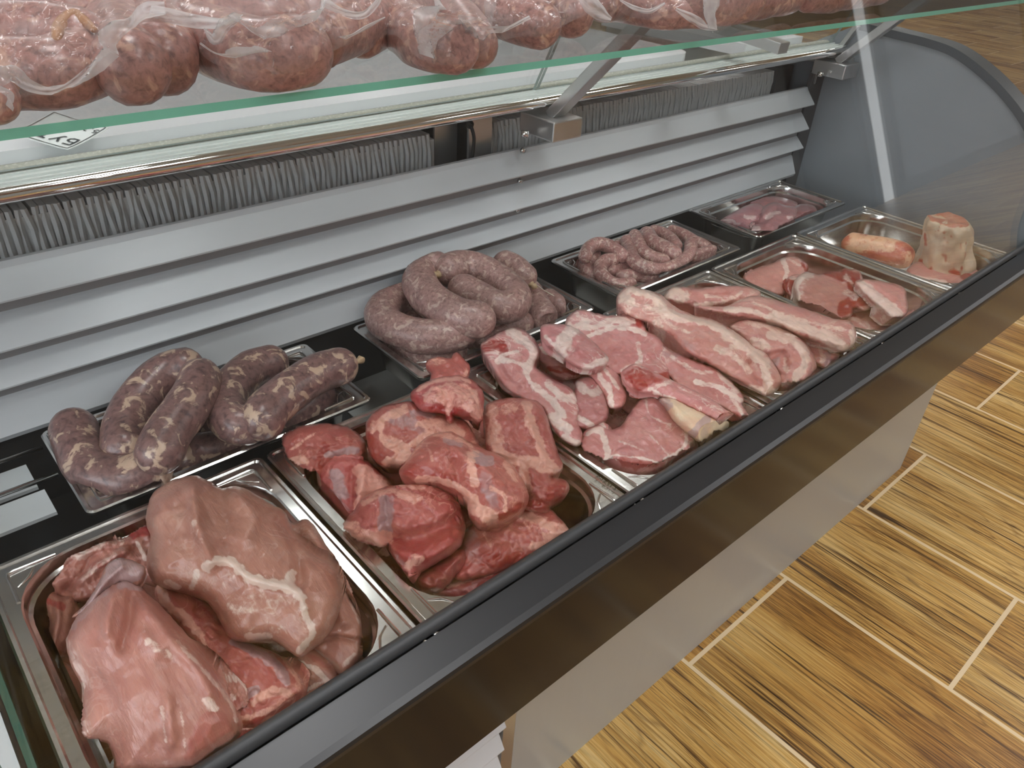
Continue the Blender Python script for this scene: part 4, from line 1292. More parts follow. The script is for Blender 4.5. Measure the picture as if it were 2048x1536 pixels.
piece('shoulder_piece', 'pointed shoulder flap sticking up over the back rim of the second tray', 'shoulder meat', G2,
      B6((1120, 690), (1240, 625), (1350, 640), (1440, 640), (1470, 580), (1500, 570), (1560, 640), (1640, 740), (1600, 860), (1500, 960), (1200, 960), (1190, 800)), .668, .676, .008, 'shoulder', thick=.008,
      fat=[(B6((1140, 690), (1300, 650)), 10, .5), (B6((1640, 740), (1600, 850)), 7, .5)], ridges=[(B6((1260, 700), (1380, 740), (1500, 660)), -.004, 10)])
piece('shoulder_piece', 'marbled shoulder slab with a purple eye at the back of the second tray', 'shoulder meat', G2,
      B((512, 120), (560, 70), (620, 40), (760, 20), (860, 70), (960, 90), (1040, 130), (1080, 200), (1120, 290), (1060, 330), (960, 300), (860, 300), (740, 360), (660, 350), (590, 350), (530, 290), (510, 190)), .652, .680, .016, 'shoulder', thick=.026, R=20,
      fat=[(B((530, 170), (590, 100), (700, 50)), 12, .8), (B((580, 130), (590, 210), (680, 280)), 10, .9), (B((590, 200), (700, 250), (800, 220)), 11, .8), (B((800, 130), (900, 130), (1010, 180)), 14, .8), (B((620, 350), (690, 310), (720, 290)), 16, 1)],
      fat_area=[(B((780, 190), (860, 150), (980, 140), (960, 190), (860, 210), (790, 250)), .7)], mem=[(B((620, 90), (720, 120), (800, 150)), 18, .6), (B((760, 70), (850, 90)), 12, .7)],
      red=[(B((520, 200), (560, 290), (640, 340)), 14, .7)])
piece('shoulder_piece', 'white striped shoulder slab with a red cut knob, right in the second tray', 'shoulder meat', G2,
      B((1150, 60), (1200, 15), (1300, 0), (1420, 15), (1470, 80), (1500, 180), (1530, 280), (1562, 375), (1500, 425), (1590, 455), (1580, 520), (1500, 570), (1480, 605), (1360, 580), (1320, 480), (1240, 330), (1170, 300), (1160, 180)),
      .645, .676, .018, 'shoulder', thick=.026,
      fat=[(B((1370, 20), (1400, 130), (1450, 250), (1500, 380)), 12, 1), (B((1190, 60), (1200, 180), (1220, 290)), 20, .75), (B((1260, 330), (1400, 340), (1540, 380)), 20, .9), (B((1350, 370), (1390, 480)), 14, .8), (B((1250, 60), (1300, 50)), 12, .6)],
      red_area=[(B((1480, 480), (1560, 440), (1592, 460), (1570, 530), (1500, 560)), 1), (B((1360, 560), (1440, 545), (1500, 580), (1440, 606)), 1)], mem=[(B((1340, 390), (1350, 430)), 8, .6)],
      ridges=[(B((1360, 30), (1400, 160), (1470, 330)), .004, 10), (B((1400, 440), (1500, 500)), .010, 26), (B((1370, 420), (1380, 560)), -.006, 8)])
piece('shoulder_piece', 'fatty pink lump topmost at the back of the second tray', 'shoulder meat', G2,
      B6((930, 1110), (990, 1020), (1150, 930), (1300, 890), (1500, 860), (1640, 900), (1740, 980), (1815, 1090), (1810, 1250), (1790, 1420), (1700, 1360), (1560, 1340), (1430, 1330), (1440, 1420), (1390, 1420), (1350, 1320), (1200, 1290), (1060, 1280), (1000, 1200)), .684, .700, .016, 'shoulder', thick=.022, R=18, jag=2.5,
      fat_area=[(B6((1080, 1040), (1300, 940), (1600, 930), (1780, 1090), (1780, 1350), (1500, 1260), (1380, 1380), (1300, 1220), (1080, 1180)), .66)], fat=[(B6((1000, 1020), (1200, 910), (1500, 880), (1650, 920)), 7, .9), (B6((1680, 1100), (1760, 1350)), 16, .8)],
      red=[(B6((1200, 1290), (1500, 1320)), 14, .8), (B6((960, 1120), (1080, 1150)), 12, .6)], ridges=[(B6((1200, 1050), (1500, 1080), (1700, 1250)), .005, 18), (B6((1350, 1050), (1420, 1250)), -.004, 10)])
piece('shoulder_piece', 'big glossy shoulder piece with membranes in the middle of the second tray', 'shoulder meat', G2,
      B((690, 400), (720, 350), (800, 240), (870, 195), (960, 185), (1040, 230), (1120, 270), (1250, 330), (1330, 420), (1372, 520), (1350, 590), (1260, 650), (1190, 665), (1120, 680), (1070, 610), (1050, 540), (950, 470), (860, 440), (770, 435)), .672, .692, .022, 'shoulder', thick=.026, R=22,
      fat=[(B((780, 440), (900, 440), (1030, 500), (1080, 560)), 10, .95), (B((1060, 560), (1100, 600), (1170, 640)), 22, 1), (B((880, 190), (1000, 210), (1100, 290)), 9, .7), (B((1060, 300), (1080, 400), (1100, 460)), 12, .9), (B((1180, 480), (1250, 520), (1260, 600)), 6, .8), (B((1270, 350), (1310, 430)), 10, .7), (B((830, 250), (860, 330)), 5, .6)],
      mem=[(B((1080, 310), (1170, 330)), 16, .9), (B((930, 220), (1010, 240)), 9, .8), (B((1140, 430), (1190, 560)), 22, .55)], red=[(B((720, 380), (860, 400), (960, 440)), 16, .7), (B((1080, 320), (1100, 350)), 10, .9), (B((1200, 640), (1340, 590)), 12, .8)],
      ridges=[(B((870, 290), (960, 270), (1060, 330)), .006, 14), (B((980, 330), (1000, 430)), -.005, 9), (B((1140, 360), (1240, 480), (1240, 610)), .006, 20)])
piece('shoulder_piece', 'cup shaped dark shoulder muscle with a hollow, front of the second tray', 'shoulder meat', G2,
      B((375, 690), (430, 620), (500, 535), (590, 490), (690, 475), (820, 475), (920, 520), (990, 570), (1025, 670), (1010, 780), (950, 840), (880, 880), (800, 930), (740, 1000), (700, 1000), (680, 920), (640, 850), (625, 740), (600, 790), (555, 800), (450, 765), (400, 720)), .630, .664, .026, 'shoulder', thick=.03, R=22,
      red_area=[(B((620, 740), (800, 760), (1000, 640), (1010, 760), (880, 870), (740, 900), (660, 840)), .55), (B((390, 690), (520, 560), (600, 560), (600, 720), (560, 790)), .4)],
      fat=[(B((400, 700), (480, 740), (590, 770)), 22, .85), (B((700, 500), (760, 540)), 20, .9), (B((740, 900), (790, 870)), 14, .7), (B((480, 560), (600, 500), (700, 480)), 8, .7)],
      mem=[(B((600, 560), (600, 700)), 18, .9), (B((640, 540), (600, 640)), 10, .6), (B((780, 560), (880, 640)), 20, .3)],
      ridges=[(B((640, 740), (760, 745), (880, 690), (960, 650), (1000, 680)), -.016, 24), (B((630, 700), (740, 710), (850, 670), (940, 620)), .010, 15), (B((660, 820), (780, 850), (920, 800), (1000, 720)), .006, 16), (B((600, 540), (620, 700)), -.008, 9)])

# ---- third tray: neck steaks
def K(*p): return px(p, 650, 450, 2.9257)
def K6(*p): return px(p, 1200, 400, 2.9257)
G3 = 'neck steaks in the third tray'
GROUP_TRAY[G3] = 2
piece('neck_steak', 'lowest neck slice under the left steaks of the third tray', 'steak', G3,
      K((1000, 790), (1200, 670), (1480, 760), (1760, 900), (1780, 1120), (1600, 1230), (1440, 1230), (1250, 1080)), .606, .618, .010, 'neck', fat=[(K((1250, 760), (1450, 950), (1560, 1150)), 12, .8)])
piece('neck_steak', 'lowest neck slice under the top right steak of the third tray', 'steak', G3,
      K((1450, 610), (1850, 580), (2080, 860), (2250, 1150), (2100, 1260), (1900, 1110), (1750, 1080), (1600, 850)), .616, .636, .010, 'neck', fat=[(K((1700, 700), (1900, 900), (2080, 1150)), 12, .8)], red=[(K((1800, 900), (1900, 1050)), 20, .7)])
piece('neck_steak', 'pink trimming deep in the middle of the neck steak tray', 'steak', G3,
      K((1240, 700), (1330, 690), (1420, 780), (1500, 850), (1480, 880), (1390, 900), (1310, 840), (1250, 770)), .636, .646, .010, 'neck', fat=[(K((1260, 720), (1330, 760), (1420, 800)), 7, .8)], red=[(K((1320, 840), (1480, 860)), 9, .8)])
piece('neck_steak', 'long thin neck slice hidden under the front big steak by the gasket', 'steak', G3,
      K((1600, 1330), (1700, 1360), (1900, 1440), (2140, 1350), (2170, 1280), (2080, 1160), (1900, 1120)), .622, .632, .006, 'neck', thick=.012)
piece('neck_steak', 'left neck steak with a round eye leaning over the second tray rim', 'steak', G3,
      K((922, 710), (965, 670), (1070, 615), (1130, 615), (1200, 655), (1250, 740), (1220, 830), (1330, 915), (1440, 970), (1480, 1060), (1470, 1150), (1495, 1230), (1480, 1285), (1400, 1255), (1330, 1180), (1280, 1070), (1180, 1020), (1060, 950), (1000, 860), (960, 790)),
      .652, .676, .012, 'neck', thick=.02,
      fat=[(K((1080, 620), (1160, 670), (1220, 750), (1180, 850)), 12, .95), (K((1010, 800), (1070, 790), (1160, 830), (1200, 920)), 7, .8), (K((1220, 940), (1330, 1030), (1400, 1120)), 10, .8), (K((1310, 930), (1400, 1010), (1470, 1020)), 11, .85), (K((1320, 1130), (1420, 1190)), 16, .9), (K((1000, 800), (1040, 760), (1130, 740)), 5, .8), (K((1400, 1240), (1480, 1280)), 9, .9)],
      red=[(K((940, 720), (1030, 700), (1050, 760)), 14, .85), (K((1100, 960), (1200, 1000)), 12, .3)], ridges=[(K((1010, 800), (1060, 890), (1130, 960)), -.003, 5)])
piece('neck_steak', 'top right neck slice with a red bone end at the back of its tray', 'steak', G3,
      K((1420, 560), (1480, 505), (1540, 515), (1660, 540), (1790, 530), (1800, 500), (1850, 520), (1870, 620), (1960, 680), (1990, 780), (2010, 900), (1980, 960), (1880, 980), (1840, 860), (1720, 870), (1640, 830), (1560, 740), (1430, 640)), .656, .676, .012, 'neck', thick=.018,
      fat=[(K((1440, 590), (1560, 600), (1680, 560), (1790, 560)), 11, .85), (K((1540, 650), (1680, 600), (1800, 610), (1870, 640)), 8, .9), (K((1740, 850), (1840, 800), (1830, 700)), 7, .7), (K((1480, 530), (1540, 560)), 7, .8)],
      red_area=[(K((1795, 500), (1855, 520), (1870, 600), (1810, 590)), 1)], red=[(K((1760, 880), (1900, 930), (1990, 880)), 16, .9)])
piece('neck_steak', 'pale folded meat strip on top of the neck steaks near the back rim', 'steak', G3,
      K((1275, 600), (1350, 590), (1440, 600), (1540, 670), (1640, 770), (1645, 800), (1580, 835), (1500, 830), (1440, 800), (1360, 730), (1290, 680)), .690, .698, .012, 'neck', thick=.014, R=10,
      fat=[(K((1390, 720), (1440, 640), (1450, 610)), 24, .9), (K((1540, 830), (1640, 790)), 12, .9), (K((1290, 650), (1380, 740)), 6, .7)], ridges=[(K((1460, 700), (1400, 780)), -.004, 6)])
piece('neck_steak', 'small squarish pork cube in the middle of the neck steak tray', 'steak', G3,
      K((1480, 920), (1560, 900), (1620, 980), (1645, 1060), (1640, 1130), (1540, 1180), (1465, 1160), (1470, 1050)), .650, .662, .014, 'neck', fat=[(K((1480, 930), (1560, 980), (1640, 940)), 12, .9), (K((1470, 1120), (1560, 1170)), 8, .9)], ridges=[(K((1470, 1040), (1640, 1010)), .004, 10)])
piece('neck_steak', 'streaky pork cube behind the squarish one in the neck steak tray', 'steak', G3,
      K((1545, 850), (1650, 835), (1720, 900), (1755, 980), (1740, 1050), (1670, 1060), (1620, 960)), .656, .668, .010, 'neck', fat=[(K((1600, 880), (1660, 960), (1680, 1050)), 9, .9), (K((1640, 850), (1720, 960)), 5, .8)])
piece('neck_steak', 'large front neck steak with a dark red lower rim touching the gasket', 'steak', G3,
      px([(1160, 893), (1178, 858), (1200, 850), (1222, 862), (1248, 850), (1272, 812), (1300, 785), (1325, 790), (1345, 820), (1366, 852), (1386, 874), (1382, 904), (1352, 925), (1318, 950), (1282, 954), (1240, 944), (1214, 934), (1180, 914)]),
      .632, .654, .018, 'neck', thick=.022, R=18,
      fat=[(px([(1172, 864), (1200, 862), (1210, 885), (1216, 918)]), 9, .95), (px([(1216, 930), (1222, 912), (1262, 914), (1300, 920), (1322, 930)]), 3.2, .9), (px([(1372, 868), (1370, 890), (1352, 908), (1330, 920)]), 6, .95), (px([(1238, 882), (1290, 902)]), 3, .6), (px([(1290, 790), (1300, 830), (1340, 850)]), 4, .7), (px([(1300, 870), (1340, 912)]), 3, .6)],
      red_area=[(px([(1220, 918), (1265, 918), (1322, 930), (1318, 950), (1280, 954), (1235, 944)]), .62)], ridges=[(px([(1224, 912), (1228, 900), (1250, 890)]), -.003, 3)])
piece('shank_bone', 'pale skin-covered bone end in the neck steak tray by the gasket', 'shank bone', None,
      K6((345, 1165), (430, 1155), (560, 1215), (680, 1270), (745, 1300), (735, 1345), (660, 1425), (570, 1405), (440, 1300), (390, 1225)), .646, .664, .026, 'fat', thick=.03, R=14, tr=2,
      mem=[(K6((540, 1370), (600, 1310), (620, 1290)), 12, .9), (K6((400, 1200), (370, 1180)), 16, .8), (K6((640, 1400), (700, 1330)), 10, .5)], red=[(K6((560, 1380), (600, 1330)), 7, .5)])
piece('neck_steak', 'long flat neck slice along the right rim of its tray', 'steak', G3,
      K6((280, 790), (380, 870), (480, 920), (580, 960), (680, 1000), (780, 1090), (832, 1160), (820, 1200), (860, 1260), (860, 1290), (760, 1230), (640, 1170), (500, 1110), (400, 1010), (310, 900)), .652, .668, .010, 'neck', thick=.016,
      fat=[(K6((420, 920), (560, 1000), (660, 1010)), 5, .7), (K6((560, 1060), (700, 1100), (820, 1170)), 7, .9), (K6((700, 1010), (800, 1120)), 8, .8), (K6((760, 1150), (850, 1270)), 6, .8)], mem=[(K6((340, 880), (440, 900)), 12, .5)], red=[(K6((720, 1240), (850, 1290)), 10, .6)])
piece('neck_steak', 'narrow red streaked slice crossing above the pale bone end', 'steak', G3,
      K6((130, 1020), (200, 970), (260, 990), (340, 1030), (450, 1080), (600, 1150), (740, 1240), (830, 1300), (770, 1340), (690, 1280), (560, 1220), (430, 1160), (320, 1130), (240, 1115), (180, 1090)), .668, .682, .010, 'neck', thick=.014, R=10,
      red_area=[(K6((130, 1030), (220, 980), (370, 1050), (300, 1080), (240, 1115), (180, 1090)), .8), (K6((720, 1260), (800, 1290), (770, 1335)), .9)], fat=[(K6((290, 1110), (420, 1060), (480, 1070)), 6, .7), (K6((380, 1060), (560, 1140), (720, 1240)), 4, .6), (K6((320, 1130), (440, 1165)), 6, .8)])

# ---- fourth tray: belly strips
G4 = 'belly strips in the fourth tray'
GROUP_TRAY[G4] = 3
piece('belly_strip', 'lowest belly slab under all the strips of the fourth tray', 'pork belly', G4,
      K6((200, 600), (450, 560), (900, 600), (1400, 770), (1360, 940), (1150, 1080), (980, 1060), (600, 900), (300, 730)), .606, .622, .010, 'belly', fat=[(K6((400, 640), (800, 720), (1200, 900)), 12, .8)])
piece('belly_strip', 'short belly end with a fat rim lowest at the gasket in the belly tray', 'pork belly', G4,
      K6((1050, 1090), (1120, 1020), (1220, 1060), (1330, 990), (1270, 1080), (1170, 1130)), .612, .620, .008, 'belly', thick=.02, red=[(K6((1260, 960), (1330, 1000)), 12, .8)], fat=[(K6((1060, 1100), (1200, 1080)), 8, .8)])
piece('belly_strip', 'stubby belly piece with a dark round cut end at the right of the belly tray', 'pork belly', G4,
      K6((1200, 830), (1300, 850), (1380, 880), (1425, 930), (1400, 965), (1335, 990), (1270, 960), (1220, 910)), .622, .634, .014, 'belly', fat=[(K6((1290, 870), (1300, 940)), 8, .7), (K6((1370, 880), (1420, 930), (1390, 970)), 7, .9)], mem=[(K6((1330, 920), (1345, 970)), 14, .8)])
piece('belly_strip', 'flat belly strip at the back left end of the belly tray', 'pork belly', G4,
      K6((380, 570), (410, 530), (450, 512), (560, 525), (700, 510), (860, 515), (935, 545), (890, 580), (780, 605), (660, 620), (580, 640), (500, 610), (430, 600)), .646, .664, .010, 'belly',
      fat=[(K6((390, 560), (440, 530), (480, 560)), 18, .9), (K6((560, 610), (700, 600), (800, 560)), 6, .8), (K6((620, 560), (760, 570), (830, 540)), 5, .7)], red=[(K6((640, 555), (760, 545)), 6, .5)])
piece('belly_strip', 'thick streaky belly strip with pale skin edge along the right rim of its tray', 'pork belly', G4,
      K6((560, 625), (720, 630), (820, 590), (900, 565), (1000, 585), (1100, 615), (1250, 660), (1360, 700), (1460, 715), (1495, 780), (1490, 830), (1440, 882), (1380, 870), (1280, 830), (1150, 780), (1040, 720), (900, 690), (740, 670)), .652, .676, .014, 'belly', R=12,
      fat=[(K6((740, 640), (880, 650), (1020, 700)), 8, .9), (K6((1020, 690), (1160, 730), (1300, 790), (1430, 870)), 17, 1), (K6((1140, 690), (1280, 730), (1440, 760)), 5, .85), (K6((900, 600), (1000, 640), (1090, 690)), 5, .7), (K6((1470, 770), (1480, 830), (1440, 875)), 10, .8)], ridges=[(K6((1040, 720), (1200, 770), (1440, 850)), .004, 10)])
piece('belly_strip', 'belly slice curled round into a ring in the middle of the belly tray', 'pork belly', G4,
      K6((760, 740), (860, 700), (960, 720), (1080, 760), (1180, 820), (1240, 900), (1262, 980), (1230, 1050), (1160, 1090), (1060, 1090), (1045, 1010), (990, 930), (900, 870), (830, 800)), .636, .660, .016, 'belly', R=14,
      fat=[(K6((1000, 790), (1120, 820), (1200, 900), (1190, 980), (1150, 1040)), 13, .95), (K6((860, 720), (1000, 740), (1100, 780)), 9, .7), (K6((1080, 930), (1090, 1000)), 8, .7), (K6((1060, 1080), (1160, 1085)), 7, .7), (K6((900, 830), (980, 850)), 13, .8)], mem=[(K6((1010, 950), (1040, 930)), 12, .8)],
      ridges=[(K6((980, 930), (1060, 900), (1080, 960)), -.008, 9), (K6((1140, 830), (1220, 920), (1200, 1030)), .006, 12)])
piece('belly_strip', 'longest belly strip with a bright fat ridge along the left side of its tray', 'pork belly', G4,
      K6((105, 570), (140, 525), (175, 510), (260, 530), (350, 560), (430, 625), (540, 680), (640, 700), (740, 745), (820, 800), (900, 870), (960, 900), (1010, 960), (1052, 1040), (1045, 1090), (985, 1142), (900, 1105), (830, 1060), (740, 1010), (620, 940), (500, 880), (420, 790), (330, 740), (270, 710), (180, 680), (110, 630)), .660, .684, .018, 'belly', R=14,
      fat=[(K6((170, 520), (300, 560), (390, 650), (470, 690), (600, 710), (720, 760), (800, 820)), 10, 1), (K6((760, 800), (840, 840), (910, 900)), 22, .95), (K6((110, 580), (150, 545), (180, 600)), 12, .85), (K6((260, 620), (340, 650), (420, 740), (520, 780)), 6, .6), (K6((690, 860), (800, 930), (870, 1000)), 10, .7), (K6((960, 950), (980, 1050), (1000, 1120)), 13, .9), (K6((880, 1090), (980, 1130)), 8, .8), (K6((330, 720), (360, 770)), 14, .7)],
      red=[(K6((870, 940), (920, 920), (960, 1000)), 12, .6), (K6((780, 920), (840, 1000)), 9, .4)], mem=[(K6((480, 820), (540, 870)), 14, .5)],
      ridges=[(K6((170, 520), (330, 570), (430, 670), (620, 720), (760, 780), (900, 890)), .006, 9), (K6((860, 930), (880, 1020), (960, 1100)), -.005, 6), (K6((930, 920), (1010, 1020)), .006, 12)])

# ---- fifth tray: loin chops
G5 = 'loin chops in the fifth tray'
GROUP_TRAY[G5] = 4
piece('loin_chop', 'lowest chop under the others in the fifth tray', 'chop', G5,
      K6((880, 480), (1100, 430), (1500, 480), (1780, 630), (1680, 730), (1450, 730), (1150, 600)), .584, .594, .008, 'chop', fat=[(K6((1000, 470), (1300, 560), (1650, 690)), 8, .7)])
piece('loin_chop', 'chop corner showing at the gasket, right of the others in the chop tray', 'chop', G5,
      K6((1740, 680), (1800, 650), (1860, 650), (1875, 680), (1800, 735), (1760, 740)), .606, .612, .008, 'chop')
piece('loin_chop', 'plain flat chop lowest against the gasket in the chop tray', 'chop', G5,
      K6((1395, 690), (1500, 640), (1620, 635), (1700, 660), (1760, 700), (1770, 745), (1680, 772), (1540, 765), (1440, 740)), .612, .624, .010, 'chop', fat=[(K6((1410, 700), (1500, 700), (1590, 760)), 8, .6)], red=[(K6((1400, 690), (1480, 690)), 10, .8)])
piece('loin_chop', 'leftmost chop with a white membrane line across it in the chop tray', 'chop', G5,
      K6((842, 460), (880, 420), (940, 395), (1010, 375), (1065, 345), (1130, 333), (1190, 360), (1215, 400), (1180, 440), (1110, 470), (1090, 520), (1070, 555), (1000, 545), (920, 510)), .616, .634, .010, 'chop', fat=[(K6((1070, 350), (1095, 410), (1085, 460)), 7, .95), (K6((1090, 340), (1170, 380)), 6, .6)], red=[(K6((1190, 370), (1210, 400)), 8, .9)])
piece('loin_chop', 'small bony chop end between the two big chops', 'chop', G5,
      K6((1085, 480), (1130, 440), (1190, 450), (1200, 520), (1170, 570), (1120, 570), (1085, 530)), .622, .632, .012, 'chop', red=[(K6((1100, 490), (1140, 540)), 18, .9)], fat=[(K6((1120, 450), (1180, 480)), 6, .7)])
piece('loin_chop', 'central chop with a white rind arc and ragged red bone edge', 'chop', G5,
      K6((1140, 500), (1160, 450), (1210, 425), (1270, 440), (1330, 425), (1400, 425), (1440, 405), (1510, 420), (1530, 460), (1570, 530), (1625, 595), (1560, 640), (1490, 630), (1460, 680), (1400, 695), (1320, 670), (1240, 645), (1160, 590)), .636, .654, .012, 'chop', jag=2.4,
      fat=[(K6((1150, 580), (1142, 510), (1180, 450), (1230, 430)), 11, 1), (K6((1190, 560), (1185, 500), (1220, 460)), 5, .5), (K6((1440, 540), (1520, 560), (1610, 600)), 10, .7), (K6((1440, 450), (1500, 520)), 10, .6)],
      red_area=[(K6((1270, 415), (1400, 410), (1510, 420), (1560, 520), (1620, 600), (1500, 640), (1400, 690), (1390, 620), (1450, 560), (1440, 480), (1340, 450)), .85)])
piece('loin_chop', 'upright chop with a thick pale rind facing the glass', 'chop', G5,
      K6((1500, 478), (1560, 470), (1660, 482), (1770, 515), (1790, 580), (1800, 640), (1775, 680), (1710, 690), (1650, 640), (1590, 590), (1520, 520)), .650, .668, .012, 'chop', R=10,
      fat_area=[(K6((1498, 480), (1550, 478), (1640, 540), (1730, 610), (1778, 655), (1765, 684), (1710, 690), (1620, 620), (1530, 530)), 1)], red=[(K6((1690, 480), (1780, 530), (1800, 620)), 6, .5)], ridges=[(K6((1550, 480), (1650, 550), (1775, 655)), -.003, 4)])

# ---- fillets, far back tray
def F4(*p): return px(p, 1320, 340, 5.12)
G6 = 'fillets in the far back tray'
GROUP_TRAY[G6] = 9
piece('fillet', 'right hand end fillet under the others in the far back tray', 'fillet', G6, F4((1370, 400), (1440, 360), (1560, 375), (1600, 430), (1560, 480), (1400, 540), (1330, 520)), .640, .648, .010, 'fillet', floor_z=.608)
piece('fillet', 'dark flat fillet behind the others in the far back tray', 'fillet', G6, F4((900, 340), (960, 280), (1100, 270), (1250, 290), (1400, 340), (1330, 400), (1100, 400)), .632, .640, .006, 'fillet', floor_z=.608, step=3)
piece('fillet', 'pale pointed fillet at the left of the far back tray', 'fillet', G6, F4((618, 540), (700, 470), (800, 410), (920, 362), (1030, 358), (1060, 420), (1010, 530), (930, 600), (840, 635), (700, 595)), .646, .660, .014, 'fillet', floor_z=.608, step=3,
      fat=[(F4((640, 540), (720, 560)), 10, .8), (F4((880, 480), (950, 490)), 7, .8)])
piece('fillet', 'glistening mauve fillet on top in the far back tray', 'fillet', G6, F4((1000, 545), (1040, 430), (1100, 360), (1180, 340), (1290, 375), (1380, 385), (1400, 470), (1340, 540), (1250, 590), (1200, 645), (1080, 660), (870, 642), (930, 590)), .652, .668, .014, 'fillet', floor_z=.608, step=3,
      fat=[(F4((1090, 490), (1160, 440), (1220, 430)), 6, .8), (F4((1310, 490), (1350, 480)), 4, .8), (F4((880, 640), (1000, 600)), 8, .7)], ridges=[(F4((1010, 550), (1100, 480), (1180, 400)), -.004, 5)])


# ---- last tray: shank and the white fat-covered joint
def loft(name, rings, mat_, label, cat, tone=None, seg=44):
    """rings: (centre, radius x, radius y, tilt axis) stacked from bottom to top"""
    V, F, C = [], [], []
    n = len(rings)
    for i, (c, rx, ry) in enumerate(rings):
        for k in range(seg):
            a = 2 * math.pi * k / seg
            q = np.array(c) + np.array([rx * math.cos(a), ry * math.sin(a), 0])
            V.append(q)
    V = np.array(V)
    nz = fbm(V * np.array([60, 60, 34]) + 5, 3) - .5
    cen = np.repeat(np.array([c for c, _, _ in rings]), seg, 0)
    dirv = V - cen
    an = np.arctan2(dirv[:, 1], dirv[:, 0]); hz = (V[:, 2] - V[:, 2].min()) * 40
    V = cen + dirv * (1 + .62 * nz + .035 * np.sin(6 * an + hz) + .03 * np.sin(11 * an - hz * .6))[:, None]
    V[:, 2] += (fbm(V * 50 + 31, 2) - .5) * .010 * (V[:, 2] > V[:, 2].max() - .03)
    for i in range(n - 1):
        for k in range(seg):
            F.append((i * seg + k, i * seg + (k + 1) % seg, (i + 1) * seg + (k + 1) % seg, (i + 1) * seg + k))
    F.append(tuple(range(seg))[::-1]); F.append(tuple((n - 1) * seg + k for k in range(seg)))
    V = fit_tray(V, 5); V[:, 2] = np.maximum(V[:, 2], RIM - .0760)
    loc = V.mean(0); loc[2] = V[:, 2].min()
    me = bpy.data.meshes.new(name); me.from_pydata((V - loc).tolist(), [], F)
    me.polygons.foreach_set('use_smooth', [True] * len(F))
    a_ = me.attributes.new('tone', 'FLOAT_COLOR', 'POINT')
    col = np.zeros((len(V), 4), np.float32); col[:, 3] = 1
    if tone is not None: col[:, :3] = tone(V)
    a_.data.foreach_set('color', col.ravel())
    me.update()
    o = link(name, me, M[mat_], None, loc)
    s = o.modifiers.new('round', 'SUBSURF'); s.levels = 1; s.render_levels = 2
    return tag(o, label, cat)


jb = at(1890, 552, .575); jt = at(1897, 436, .700)
hh = jt[2] - .585
pt = np.array([(0, .068, .062), (.06, .076, .068), (.18, .072, .064), (.35, .063, .058), (.55, .055, .051), (.75, .050, .047), (.88, .048, .045), (.95, .044, .041), (.985, .036, .034), (.98, .022, .020)])
pr = [tuple(r_) for r_ in catmull(pt, 3)]


def joint_tone(V):
    a = fbm(V * 38 + 9, 3); top = V[:, 2] > .564 + (jt[2] - .564) * .965
    ln = np.abs(fbm(V * np.array([55, 55, 30]) + 21, 3) - .5)
    r = np.zeros((len(V), 3)); r[:, 1] = np.maximum(np.maximum(smoothstep(a, .58, .68) * .9, top * .6), (1 - smoothstep(ln, .008, .03)) * .6)
    return r


loft('fat_covered_joint', [((jb[0] + (jt[0] - jb[0]) * t, jb[1] + (jt[1] - jb[1]) * t, .564 + (jt[2] - .564) * t), rx * .92, ry * .92) for t, rx, ry in pr], 'fat',
     'white fat-covered joint standing upright in the farthest front tray', 'meat joint', joint_tone)
piece('meat_scrap', 'thin pink flap spreading under the white fat-covered joint', 'meat scrap', None,
      px([(1815, 540), (1840, 556), (1880, 566), (1930, 568), (1976, 542), (1962, 528), (1940, 516), (1900, 520), (1850, 520)]), .600, .606, .006, 'chop', thick=.012, step=3, tr=5, red=[(px([(1925, 552), (1955, 556)]), 8, .9)], fat=[(px([(1830, 552), (1890, 564)]), 5, .8)])
sk = []
for u, v, z, r in ((1688, 482, .628, .004), (1691, 484, .628, .018), (1700, 487, .628, .0225), (1722, 492, .627, .0235), (1750, 498, .626, .025), (1780, 506, .625, .027), (1806, 514, .624, .026), (1820, 519, .624, .019), (1825, 521, .624, .005)):
    sk.append((at(u, v, z), r))
sb = MB().tube([p for p, _ in sk], [r for _, r in sk], 24)
V = np.array(sb.v); nz = fbm(V * 60, 3) - .5
cen = np.repeat(np.array([p for p, _ in sk]), 24, 0)
V = cen + (V - cen) * (1 + .55 * nz)[:, None]
V[:, 2] = np.maximum(V[:, 2], RIM - .0760); V = fit_tray(V, 5)
sb.v = [tuple(p) for p in V]
so = sb.build('meat_shank', M['shank'])
a_ = so.data.attributes.new('tone', 'FLOAT_COLOR', 'POINT')
col = np.zeros((len(V), 4), np.float32); col[:, 0] = smoothstep(fbm(V * 45 + 2, 2), .5, .62) * .8; col[:, 1] = smoothstep(fbm(V * 40 + 7, 2), .52, .66) * .8; col[:, 3] = 1
a_.data.foreach_set('color', col.ravel())
tag(so, 'orange red meat shank lying behind the white fat-covered joint', 'shank')
m_ = so.modifiers.new('round', 'SUBSURF'); m_.levels = 1; m_.render_levels = 2
# ------------------------------------------------------------------ sausages
HM2 = np.full((900, 260), -1.0)


def hm2_ix(V):
    return np.clip(((V[:, 0] + .3) / .003).astype(int), 2, 896), np.clip(((V[:, 1] + .3) / .003).astype(int), 2, 256)


def behind_glass(V):
    V[:, 1] = np.maximum(V[:, 1], np.where(V[:, 2] < 1.13, -.3095 + .25 * (V[:, 2] - .655) + .0088, -9))
    return V


def hm2_put(V):
    i, j = hm2_ix(V)
    for a in (-1, 0, 1):
        for b in (-1, 0, 1):
            np.maximum.at(HM2, (i + a, j + b), V[:, 2])


